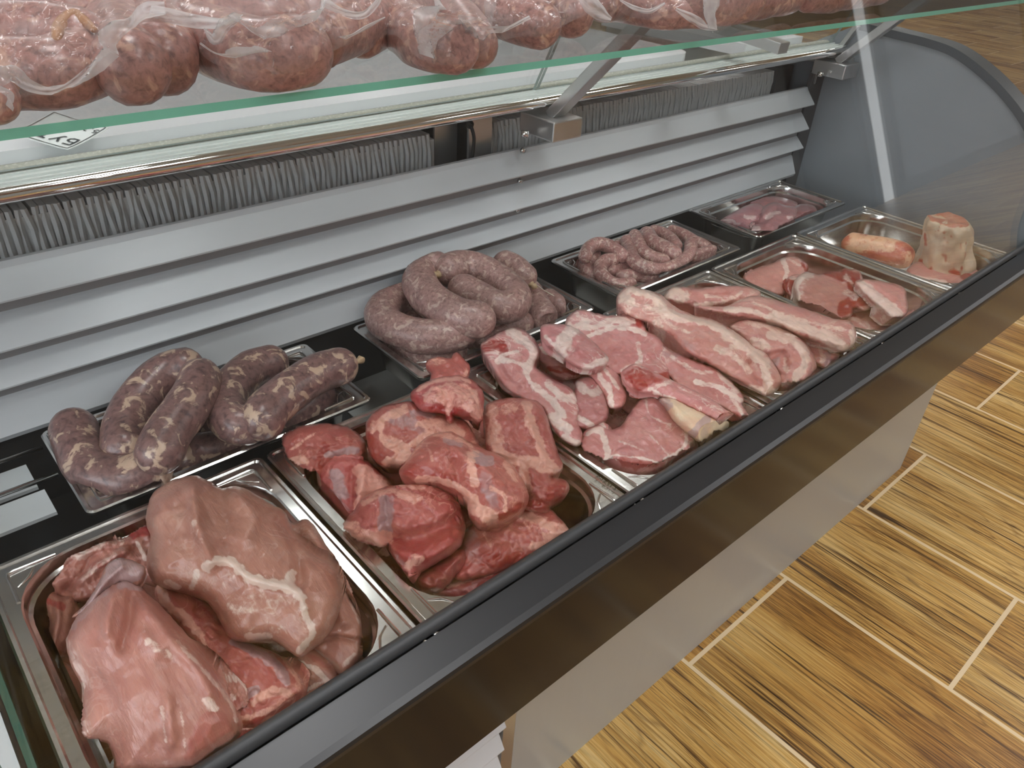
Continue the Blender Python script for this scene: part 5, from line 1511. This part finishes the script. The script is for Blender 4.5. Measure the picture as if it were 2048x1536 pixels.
def sausage(name, label, group, pts, r, mat_, knots=(), taper=(1, 1), parent=None, cat='sausage', seg=20, bend=6, lump=.05):
    """pts: (u, v, z) along the middle; r in metres; knots: which ends carry a tied casing tip."""
    P = np.array([list(at(u, v, z)) for u, v, z in pts])
    C = catmull(P, bend)
    L = np.r_[0, np.cumsum(np.linalg.norm(np.diff(C, axis=0), axis=1))]
    n = max(8, int(L[-1] / (r * .28)))
    t = np.linspace(0, L[-1], n)
    C = np.stack([np.interp(t, L, C[:, k]) for k in range(3)], 1)
    seed_n[0] += 1
    nz = fbm(np.c_[t * 22, np.full(n, seed_n[0] * 3.7), np.zeros(n)], 2) - .5
    rad = r * (1 + 2 * lump * nz)
    # hemispherical ends
    T0 = (C[0] - C[1]) / np.linalg.norm(C[0] - C[1]); T1 = (C[-1] - C[-2]) / np.linalg.norm(C[-1] - C[-2])
    a = np.linspace(math.pi / 2, 0.12, 6)[:-1] if True else None
    ang = np.linspace(0.1, math.pi / 2, 6)[:-1]
    pts_, rr = [], []
    for q in ang: pts_.append(C[0] + T0 * r * taper[0] * math.cos(q)); rr.append(r * math.sin(q))
    for c, q in zip(C, rad): pts_.append(c); rr.append(q)
    for q in ang[::-1]: pts_.append(C[-1] + T1 * r * taper[1] * math.cos(q)); rr.append(r * math.sin(q))
    mb = MB().tube(pts_, rr, seg)
    V = np.array(mb.v)
    cen = np.repeat(np.array(pts_), seg, 0)
    nn = fbm(V * 48 + seed_n[0], 2) - .5
    V = cen + (V - cen) * (1 + .09 * nn)[:, None]
    tk = {S1: 6, S2: 7, S3: 8}.get(group)
    if tk is not None:
        V = fit_tray(V, tk); V[:, 2] = np.maximum(V[:, 2], RIM + .006 - .0515)
    else:
        V[:, 2] = np.maximum(V[:, 2], SZ + .0068); V = behind_glass(V); hm2_put(V)
    mb.v = [tuple(p) for p in V]
    o = mb.build(name, M[mat_], parent)
    if parent is None: tag(o, label, cat, group)
    for k in knots:
        e, T = (C[0], T0) if k == 0 else (C[-1], T1)
        s = r * taper[k]
        kb = MB().tube([e + T * s * .93, e + T * s * 1.02, e + T * s * 1.10, e + T * s * 1.25 + np.array([0, 0, .002]), e + T * s * 1.42], [r * .30, r * .16, r * .12, r * .22, r * .17], 10)
        kb.build('tied_end', M['casing'], o)
    return o


# dark coarse sausages, back tray 1
def D(*p): return [(x / 2.9257, 525 + y / 2.9257, z) for x, y, z in p]
S2 = S3 = None
S1 = 'dark coarse sausages in the first back tray'
S2 = 'grey pink sausages in the second back tray'
S3 = 'thin pink sausages in the third back tray'
rd = .0225
sausage('sausage', 'dark sausage end lying lowest behind the upright ones in the first back tray', S1, D((560, 1010, .628), (640, 1010, .628), (760, 960, .632), (860, 930, .632)), rd * .9, 'saus_dark')
sausage('sausage', 'dark sausage at the bottom middle of the first back tray', S1, D((1060, 1175, .632), (1160, 1110, .632), (1280, 1085, .632), (1400, 1060, .630)), rd * .95, 'saus_dark', (1,))
sausage('sausage', 'dark sausage half hidden behind the bottom middle one in the first back tray', S1, D((1130, 1020, .628), (1250, 990, .628), (1400, 1000, .628)), rd * .9, 'saus_dark')
sausage('sausage', 'dark sausage lowest at the right end of the first back tray', S1, D((1540, 1010, .634), (1660, 930, .636), (1790, 830, .640), (1880, 760, .640)), rd, 'saus_dark')
sausage('sausage', 'L-shaped dark sausage at the left rim with a whole fat-white end', S1, D((432, 975, .668), (455, 1050, .666), (500, 1160, .662), (570, 1235, .660), (700, 1265, .660), (800, 1245, .662), (862, 1215, .664)), rd * 1.06, 'saus_dark', cat='sausage')
LS = bpy.data.objects[[o.name for o in COL.objects if o.get('label', '').startswith('L-shaped')][0]]
ce, cd_ = at(650 * 0 + 862 / 2.9257, 525 + 1215 / 2.9257, .664), at(800 / 2.9257, 525 + 1245 / 2.9257, .662)
dv = (ce - cd_) / np.linalg.norm(ce - cd_)
rq = rd * 1.095
fe = MB().tube([ce + dv * rq * (math.cos(q) - .0) for q in np.linspace(1.25, .08, 8)], [rq * math.sin(q) for q in np.linspace(1.25, .08, 8)], 20)
tag(fe.build('fat_end', M['fat_white'], LS), 'whitish fat end')
sausage('sausage', 'dark sausage standing as the left limb of the high arch', S1, D((735, 1080, .672), (735, 980, .676), (790, 850, .682), (890, 720, .690), (990, 640, .696), (1070, 620, .698)), rd * 1.08, 'saus_dark')
sausage('sausage', 'dark sausage standing as the right limb of the high arch', S1, D((1170, 680, .704), (1140, 770, .704), (1070, 880, .700), (985, 1000, .694), (935, 1110, .688)), rd * 1.04, 'saus_dark')
sausage('sausage', 'hooked dark sausage in the middle of the first back tray', S1, D((1580, 590, .668), (1480, 620, .672), (1380, 700, .676), (1325, 790, .678), (1325, 880, .678), (1380, 945, .678), (1440, 950, .676)), rd * 1.02, 'saus_dark', (1,))
sausage('sausage', 'dark sausage with a twisted tip at the right of the first back tray', S1, D((1980, 610, .682), (1880, 640, .684), (1760, 710, .686), (1650, 790, .686), (1570, 860, .684), (1535, 920, .682)), rd * 1.06, 'saus_dark', (0,))

# grey pink rings, back tray 2
def E_(*p): return [(650 + x / 2.9257, 450 + y / 2.9257, z) for x, y, z in p]
S2 = 'grey pink sausages in the second back tray'
rg = .0225
sausage('sausage', 'lowest bent grey sausage along the front left of the second back tray', S2, E_((300, 560, .634), (300, 650, .632), (370, 740, .632), (480, 790, .632), (600, 790, .632), (740, 740, .632)), rg * 1.02, 'saus_grey', (1,))
sausage('sausage', 'grey sausage lying inside the big loop in the second back tray', S2, E_((520, 580, .642), (620, 570, .642), (740, 590, .640), (830, 640, .640)), rg * .95, 'saus_grey')
sausage('sausage', 'short low grey sausage at the right of the loop in the second back tray', S2, E_((900, 640, .640), (1000, 610, .640), (1140, 580, .640)), rg * .95, 'saus_grey')
sausage('sausage', 'grey sausage sloping down at the right end of the second back tray', S2, E_((1190, 390, .650), (1230, 460, .648), (1290, 550, .646)), rg * .95, 'saus_grey', ())
sausage('sausage', 'round grey sausage end facing the glass at the right of the second back tray', S2, E_((1330, 440, .640), (1372, 475, .640)), rg * .88, 'saus_grey', ())
sausage('sausage', 'open C-shaped grey sausage loop on the left of the second back tray', S2, E_((540, 400, .672), (440, 410, .672), (360, 460, .672), (335, 540, .672), (400, 610, .672), (520, 645, .672), (660, 650, .672), (790, 625, .672)), rg * 1.08, 'saus_grey', (1,))
sausage('sausage', 'grey sausage arching highest over the loop in the second back tray', S2, E_((640, 250, .704), (575, 270, .702), (555, 340, .700), (600, 420, .698), (690, 490, .696), (800, 540, .694), (890, 555, .692)), rg * 1.14, 'saus_grey')
sausage('sausage', 'horseshoe grey sausage on top with both ends tied in the second back tray', S2, E_((725, 265, .706), (800, 240, .704), (900, 260, .700), (1010, 325, .694), (1100, 400, .690), (1100, 465, .688), (1010, 480, .688), (900, 430, .690), (815, 385, .694)), rg * 1.08, 'saus_grey', (0,))
kn = sausage('sausage', 'short grey sausage at the back right with a string from its tip', S2, E_((1060, 235, .690), (1110, 260, .688), (1155, 300, .684)), rg * 1.0, 'saus_grey', (1,))
MB().tube([at(650 + x / 2.9257, 450 + y / 2.9257, z) for x, y, z in ((1212, 330, .676), (1270, 375, .668), (1340, 415, .664))], .0007, 6).build('casing_string', M['string'], kn)

# thin sausages, back tray 3
def H(*p): return [(1080 + x / 6.4, 420 + y / 6.4, z) for x, y, z in p]
S3 = 'thin pink sausages in the third back tray'
rt = .0118
T3 = [
    ('thin sausage piece at the far left of the third back tray', H((430, 690, .640), (470, 640, .640), (520, 600, .640))),
    ('thin sausage along the left wall below the arch in the third back tray', H((700, 580, .650), (640, 650, .648), (570, 720, .645), (640, 820, .640), (720, 860, .636))),
    ('thin sausage arching over the left end of the third back tray', H((580, 590, .668), (620, 500, .670), (720, 440, .672), (850, 450, .670), (960, 510, .668), (1060, 590, .666))),
    ('C-curved thin sausage in the front left of the third back tray', H((930, 640, .660), (840, 650, .660), (770, 730, .656), (790, 830, .652), (870, 910, .648), (980, 960, .646), (1150, 950, .646))),
    ('stubby thin sausage inside the C-curve in the third back tray', H((920, 790, .644), (1000, 750, .644), (1080, 740, .644))),
    ('straight thin sausage at the front of the third back tray', H((1050, 855, .645), (1200, 840, .645), (1330, 850, .643), (1430, 860, .642))),
    ('longest wavy thin sausage across the third back tray', H((1110, 400, .664), (1150, 490, .664), (1170, 590, .666), (1240, 680, .666), (1380, 740, .664), (1560, 770, .660), (1720, 720, .660), (1860, 640, .660), (1920, 540, .660), (1930, 440, .660))),
    ('thin sausage hanging from the middle back of the third back tray', H((1215, 330, .670), (1260, 430, .670), (1320, 530, .668), (1430, 610, .664), (1580, 650, .660))),
    ('thick bent thin-cased sausage in the middle of the third back tray', H((1370, 320, .660), (1430, 420, .662), (1560, 490, .664), (1700, 560, .664))),
    ('thin sausage behind the bent one at the back of the third back tray', H((1460, 270, .656), (1580, 310, .658), (1680, 380, .660), (1740, 460, .660))),
    ('thin sausage along the back right of the third back tray', H((1700, 270, .652), (1830, 320, .652), (1960, 400, .650), (2080, 470, .648))),
    ('thin sausage end at the front right corner of the third back tray', H((1960, 590, .652), (2080, 560, .650), (2200, 530, .648))),
    ('thin sausage lying low at the right of the third back tray', H((2020, 420, .644), (2120, 480, .644), (2200, 560, .642))),
    ('thin sausage bottom layer between the arch and the wave in the third back tray', H((960, 480, .650), (1060, 460, .650), (1120, 480, .650))),
]
for lab, p in T3:
    sausage('thin_sausage', lab, S3, p, rt * (1.35 if lab.startswith('thick') else 1.0), 'saus_thin', seg=14)

# ------------------------------------------------------------------ vacuum packed sausages on the glass shelf
S4 = 'vacuum packed sausages on the glass shelf'
zs = SZ + .0066


def drape(P, lift):
    """Where the sight lines through photo points P first meet the packed sausages (or the shelf)."""
    z = np.full(len(P), zs + .095)
    done = np.zeros(len(P), bool)
    for k in range(46):
        W = at_many(P, z)
        i, j = hm2_ix(W)
        hit = z <= np.maximum(HM2[i, j] + lift, SZ + .0066 + lift)
        done |= hit
        z = np.where(done, z, z - .002)
    return z


rs = .0205
SH = [
    ('brown packed sausage highest at the left picture edge on the shelf', [(-60, 20, 0.031), (40, 24, 0.031), (130, 30, 0.030)], 1.1),
    ('packed sausage with a yellow casing fold, second row at the left of the shelf', [(-60, 92, 0.025), (30, 88, 0.025), (100, 86, 0.025), (155, 98, 0.024)], 1.08),
    ('packed sausage lying on the shelf glass under the left bag', [(-40, 150, .019), (40, 148, .019), (110, 146, .019), (165, 130, .019)], .92),
    ('packed sausage end at the lowest left corner of the shelf', [(-60, 190, .0145), (-18, 196, .0145)], .62),
    ('dark packed sausage with a round end right of the left bag', [(236, 60, 0.024), (252, 100, 0.021), (262, 132, 0.021)], 1.0),
    ('dark packed sausage beside the round ended one on the shelf', [(318, 40, 0.026), (330, 80, 0.021), (322, 116, 0.021)], 1.0),
    ('packed sausage at the top edge above the dark pair', [(180, 8, 0.031), (270, 14, 0.031), (360, 12, 0.030)], 1.0),
    ('long dark packed sausage ending with a blunt tip in the second bag', [(400, 72, 0.022), (460, 96, 0.021), (530, 112, 0.021), (598, 104, 0.021)], 1.0),
    ('pink packed sausage on top of the blunt tipped one', [(420, 34, 0.031), (500, 40, 0.031), (560, 36, 0.031)], 1.0),
    ('packed sausage with a tied neck in the second bag', [(575, 30, 0.030), (625, 30, 0.030), (680, 8, 0.031)], .95),
    ('slanted dark packed sausage right of the second bag', [(640, 78, 0.024), (700, 52, 0.026), (760, 30, 0.028), (830, 4, 0.030)], .9),
    ('dark packed sausage under the slanted one on the shelf', [(720, 62, 0.021), (760, 46, 0.021), (800, 30, 0.021)], .85),
    ('packed sausage bending down to the shelf edge in the third bag', [(780, 26, .024), (815, 58, .021), (860, 84, .0195), (905, 92, .019)], .90),
    ('light packed sausage tip at the right of the third bag', [(910, 34, .021), (938, 62, .019), (952, 90, .0165)], .78),
    ('brown packed sausage beside the third bag on the shelf', [(985, 24, 0.026), (1030, 40, 0.022), (1076, 50, 0.021)], .9),
    ('short packed sausage with a wrinkled tip near the shelf strut', [(1085, 10, 0.026), (1130, 18, 0.022), (1145, 28, 0.021)], .9),
    ('packed sausage right above the shelf strut', [(1205, 2, 0.030), (1250, 8, 0.022), (1330, 20, 0.021), (1400, 22, 0.021)], .8),
    ('packed sausage with a pointed plastic corner at the middle right of the shelf', [(1380, -4, 0.032), (1440, 4, 0.030), (1490, 0, 0.030)], .95),
    ('dark bare looking sausage at the right of the shelf', [(1500, 6, 0.022), (1540, 2, 0.022), (1580, -6, 0.022)], .8),
    ('farthest dark packed sausage on the shelf', [(1620, -6, 0.022), (1680, -10, 0.022), (1760, -20, 0.022)], .8),
]
packed = []
for lab, p, f in SH:
    packed.append(sausage('packed_sausage', lab, S4, [(u, v, zs + h) for u, v, h in p], rs * f * 1.08, 'saus_shelf', seg=20, lump=.12))


GRID = {}


def film_z(P):
    """Height of a film stretched over the sausages: the draped height, with gaps bridged and creases rounded."""
    st = 5.0
    if 'z' not in GRID:
        xs, ys = np.arange(-80, 1640, st), np.arange(-50, 290, st)
        X, Y = np.meshgrid(xs, ys)
        D = drape(np.c_[X.ravel(), Y.ravel()], .0015).reshape(X.shape)

        def filt(A, fn, n):
            for _ in range(n):
                B = A.copy()
                for dx, dy in ((1, 0), (-1, 0), (0, 1), (0, -1)):
                    B = fn(B, np.roll(np.roll(A, dx, 1), dy, 0))
                A = B
            return A

        def blur(A, n):
            for _ in range(n):
                A = (A * 2 + np.roll(A, 1, 0) + np.roll(A, -1, 0) + np.roll(A, 1, 1) + np.roll(A, -1, 1)) / 6
            return A
        C = filt(filt(D, np.maximum, 4), np.minimum, 4)
        C = blur(C, 6)
        C = blur(np.maximum(C, blur(D, 2)), 2) + .0012
        GRID['z'] = C; GRID['o'] = (xs[0], ys[0], st)
    C = GRID['z']; x0, y0, st = GRID['o']
    a = np.clip((P[:, 0] - x0) / st, 0, C.shape[1] - 1.01); b = np.clip((P[:, 1] - y0) / st, 0, C.shape[0] - 1.01)
    i, j = a.astype(int), b.astype(int); u, v = a - i, b - j
    return (C[j, i] * (1 - u) + C[j, i + 1] * u) * (1 - v) + (C[j + 1, i] * (1 - u) + C[j + 1, i + 1] * u) * v


def film(name, outline, zlo, zhi, bulge, mat_, label=None, parent=None, step=6, wr=.004, cat='vacuum bag', group=None):
    """A loose plastic film sheet: one thin skin draped over the packed sausages."""
    seed_n[0] += 1
    out = resample(catmull(outline, 6, True), step, True)
    lo, hi = out.min(0), out.max(0)
    gx, gy_ = np.meshgrid(np.arange(lo[0], hi[0], step), np.arange(lo[1], hi[1], step))
    Gp = np.c_[gx.ravel(), gy_.ravel()]
    Gp = Gp[inside(Gp, out)]
    Gp = Gp[seg_dist(Gp, out, True) > step * .5]
    nb = len(out)
    r = delaunay_2d_cdt([Vector(p) for p in np.vstack([out, Gp]).tolist()], [(i, (i + 1) % nb) for i in range(nb)], [], 1, 1e-4)
    P = np.array([list(v) for v in r[0]])
    d = seg_dist(P, out, True)
    t = (hi[1] - P[:, 1]) / (hi[1] - lo[1])
    e = np.clip(d / 26, 0, 1)
    nz = fbm(np.c_[P / 24, np.full(len(P), seed_n[0] * 2.2)], 3) - .5
    cr = np.abs(fbm(np.c_[P / 38, np.full(len(P), seed_n[0] * 5.1)], 3) - .5)
    z = film_z(P) + wr * (.7 * nz + .35 + 3.2 * (0.10 - cr).clip(0)) * np.clip(d / 14, .25, 1)
    W = at_many(P, z)
    W = behind_glass(W)
    n = len(W)
    F = [tuple(f) for f in r[2] if all(W[q, 1] < .02 for q in f)]
    use = sorted({q for f in F for q in f}); ren = {q: k for k, q in enumerate(use)}
    F = [tuple(ren[q] for q in f) for f in F]; W = W[use]; n = len(W)
    loc = W.mean(0); loc[2] = W[:, 2].min()
    me = bpy.data.meshes.new(name); me.from_pydata((W - loc).tolist(), [], F)
    me.polygons.foreach_set('use_smooth', [True] * len(F)); me.update()
    o = link(name, me, M[mat_], parent, loc)
    if parent is None: tag(o, label, cat, group)
    return o


cq = catmull([(112, 88), (118, 56), (134, 36), (150, 30), (166, 42), (190, 60)], 5)
cs = MB().tube(at_many(cq, film_z(cq) - .0012), np.interp(np.arange(len(cq)), [0, 4, len(cq) - 5, len(cq) - 1], [.002, .0036, .0036, .0018]), 8)
cs.build('casing_fold', M['casing_tan'], packed[1])


def fold(parent, path, widths, z0, z1, tilt=.6):
    """A sealed, wavy strip of bag edge."""
    P = resample(catmull(path, 10), 4.0); n = len(P)
    w = np.interp(np.linspace(0, 1, n), np.linspace(0, 1, len(widths)), widths)
    tan = np.gradient(P, axis=0); tan /= np.linalg.norm(tan, axis=1)[:, None] + 1e-9
    nr = np.c_[-tan[:, 1], tan[:, 0]]
    rows = 9
    V, F = [], []
    for j in range(rows):
        a = j / (rows - 1) - .5
        Q = P + nr * (w * a)[:, None]
        V.append(at_many(Q, film_z(Q) + .002 + .0035 * tilt * (1 + np.cos(a * 5 + np.arange(n) * .09))))
    V = np.concatenate(V)
    V = behind_glass(V)
    for j in range(rows - 1):
        for i in range(n - 1):
            F.append((j * n + i, j * n + i + 1, (j + 1) * n + i + 1, (j + 1) * n + i))
    mb = MB().add(V, F, 0, True)
    return mb.build('sealed_edge', M['film_edge'], parent)


GB = 'vacuum bags on the glass shelf'
zb = zs
b1 = film('vacuum_bag', [(-40, -20), (120, -20), (330, -20), (352, 8), (300, 18), (262, 40), (238, 72), (236, 108), (206, 138), (160, 172), (104, 192), (60, 190), (30, 200), (12, 222), (-40, 232)], zb + 0.008, zb + 0.043, .008, 'film', 'clear wrinkled vacuum bag at the left end of the shelf', group=GB)
fold(b1, [(-10, 175), (16, 148), (32, 150), (60, 172), (104, 182), (150, 164), (205, 126), (236, 108)], [18, 34, 26, 16, 12, 22, 30, 10], zb + .05, zb + .058)
fold(b1, [(236, 112), (222, 88), (238, 60), (262, 46), (290, 22), (330, 16)], [6, 26, 30, 22, 34, 26], zb + .058, zb + .072)
fold(b1, [(4, 184), (26, 194), (32, 212), (28, 224)], [6, 14, 14, 6], zb + .040, zb + .012)
b2 = film('vacuum_bag', [(345, -20), (520, -20), (660, -20), (650, 40), (640, 66), (630, 128), (560, 148), (470, 142), (405, 112), (395, 70), (350, 55)], zb + 0.008, zb + 0.046, .006, 'film', 'clear vacuum bag around the blunt tipped sausage on the shelf', group=GB)
fold(b2, [(300, 20), (350, 34), (400, 44), (460, 46), (486, 30)], [24, 30, 28, 20, 4], zb + .066, zb + .07)
fold(b2, [(408, 56), (430, 80), (450, 56), (484, 36)], [4, 22, 18, 4], zb + .064, zb + .068)
fold(b2, [(480, 40), (520, 64), (556, 78), (582, 66), (602, 58), (628, 48), (644, 18), (648, -10)], [6, 18, 18, 10, 14, 10, 9, 8], zb + .058, zb + .066)
fold(b2, [(400, 86), (430, 106), (470, 114), (520, 104), (560, 110)], [4, 3, 4, 4, 3], zb + .050, zb + .050)
b3 = film('vacuum_bag', [(655, -20), (860, -20), (985, -20), (984, 50), (982, 110), (960, 128), (900, 132), (840, 118), (790, 70), (745, 84), (690, 92), (648, 98)], zb + 0.008, zb + 0.043, .006, 'film', 'clear vacuum bag with starry folds over the bending sausage', group=GB)
fold(b3, [(648, 4), (690, 26), (726, 30), (752, 8), (762, -10)], [20, 14, 16, 14, 10], zb + .062, zb + .068)
fold(b3, [(690, 78), (730, 56), (770, 34)], [3, 9, 3], zb + .052, zb + .056)
fold(b3, [(870, -6), (890, 30), (940, 54), (958, 50)], [8, 22, 16, 6], zb + .064, zb + .060)
fold(b3, [(876, 12), (880, 60), (886, 104), (884, 122)], [4, 6, 14, 3], zb + .062, zb + .046)
fold(b3, [(886, 112), (900, 84), (936, 62)], [6, 14, 6], zb + .050, zb + .058)
b4 = film('vacuum_bag', [(985, -20), (1180, -20), (1225, -10), (1232, 26), (1205, 42), (1176, 32), (1140, 44), (1090, 72), (1040, 74), (990, 80), (978, 60)], zb + 0.008, zb + 0.032, .006, 'film', 'clear vacuum bag ending in a floppy milky flap near the strut', group=GB)
fold(b4, [(962, 40), (976, 60), (984, 84), (992, 70), (1010, 60), (1060, 34)], [10, 12, 10, 6, 8, 8], zb + .046, zb + .050)
fold(b4, [(1164, -8), (1182, 10), (1204, 30), (1222, 40)], [20, 36, 30, 10], zb + .046, zb + .040)
b5 = film('vacuum_bag', [(1240, -20), (1500, -20), (1496, 20), (1440, 62), (1408, 58), (1370, 36), (1300, 40), (1245, 26)], zb + 0.008, zb + 0.035, .006, 'film', 'clear vacuum bag with a pointed empty corner at the right of the shelf', group=GB)
fold(b5, [(1352, 18), (1380, 34), (1412, 52), (1436, 58)], [6, 18, 20, 6], zb + .048, zb + .044)
fold(b5, [(1446, -8), (1438, 20), (1436, 44), (1434, 60)], [10, 18, 16, 3], zb + .052, zb + .044)
fold(b5, [(1240, 0), (1270, 16), (1300, 22), (1330, 6)], [4, 10, 10, 4], zb + .050, zb + .052)
# ------------------------------------------------------------------ camera, world, exposure
cd = bpy.data.cameras.new('camera')
cd.sensor_fit = 'HORIZONTAL'; cd.sensor_width = 36.0; cd.lens = FPX / 2048 * 36.0
cd.clip_start = 0.02; cd.clip_end = 100
co = bpy.data.objects.new('camera', cd); COL.objects.link(co)
Rm = Matrix(((AX[0][0], -AX[1][0], -AX[2][0]), (AX[0][1], -AX[1][1], -AX[2][1]), (AX[0][2], -AX[1][2], -AX[2][2])))
co.matrix_world = Matrix.Translation(Vector(CAM)) @ Rm.to_4x4()
SC.camera = co
wd = bpy.data.worlds.new('world'); SC.world = wd; wd.use_nodes = True
wd.node_tree.nodes['Background'].inputs[0].default_value = (0.9, 0.95, 1.0, 1)
wd.node_tree.nodes['Background'].inputs[1].default_value = 0.3
SC.cycles.transparent_max_bounces = 24
SC.cycles.max_bounces = 10
SC.view_settings.view_transform = 'Standard'
SC.view_settings.look = 'None'
SC.view_settings.gamma = 1.0
SC.view_settings.use_curve_mapping = False
SC.view_settings.exposure = 0.0
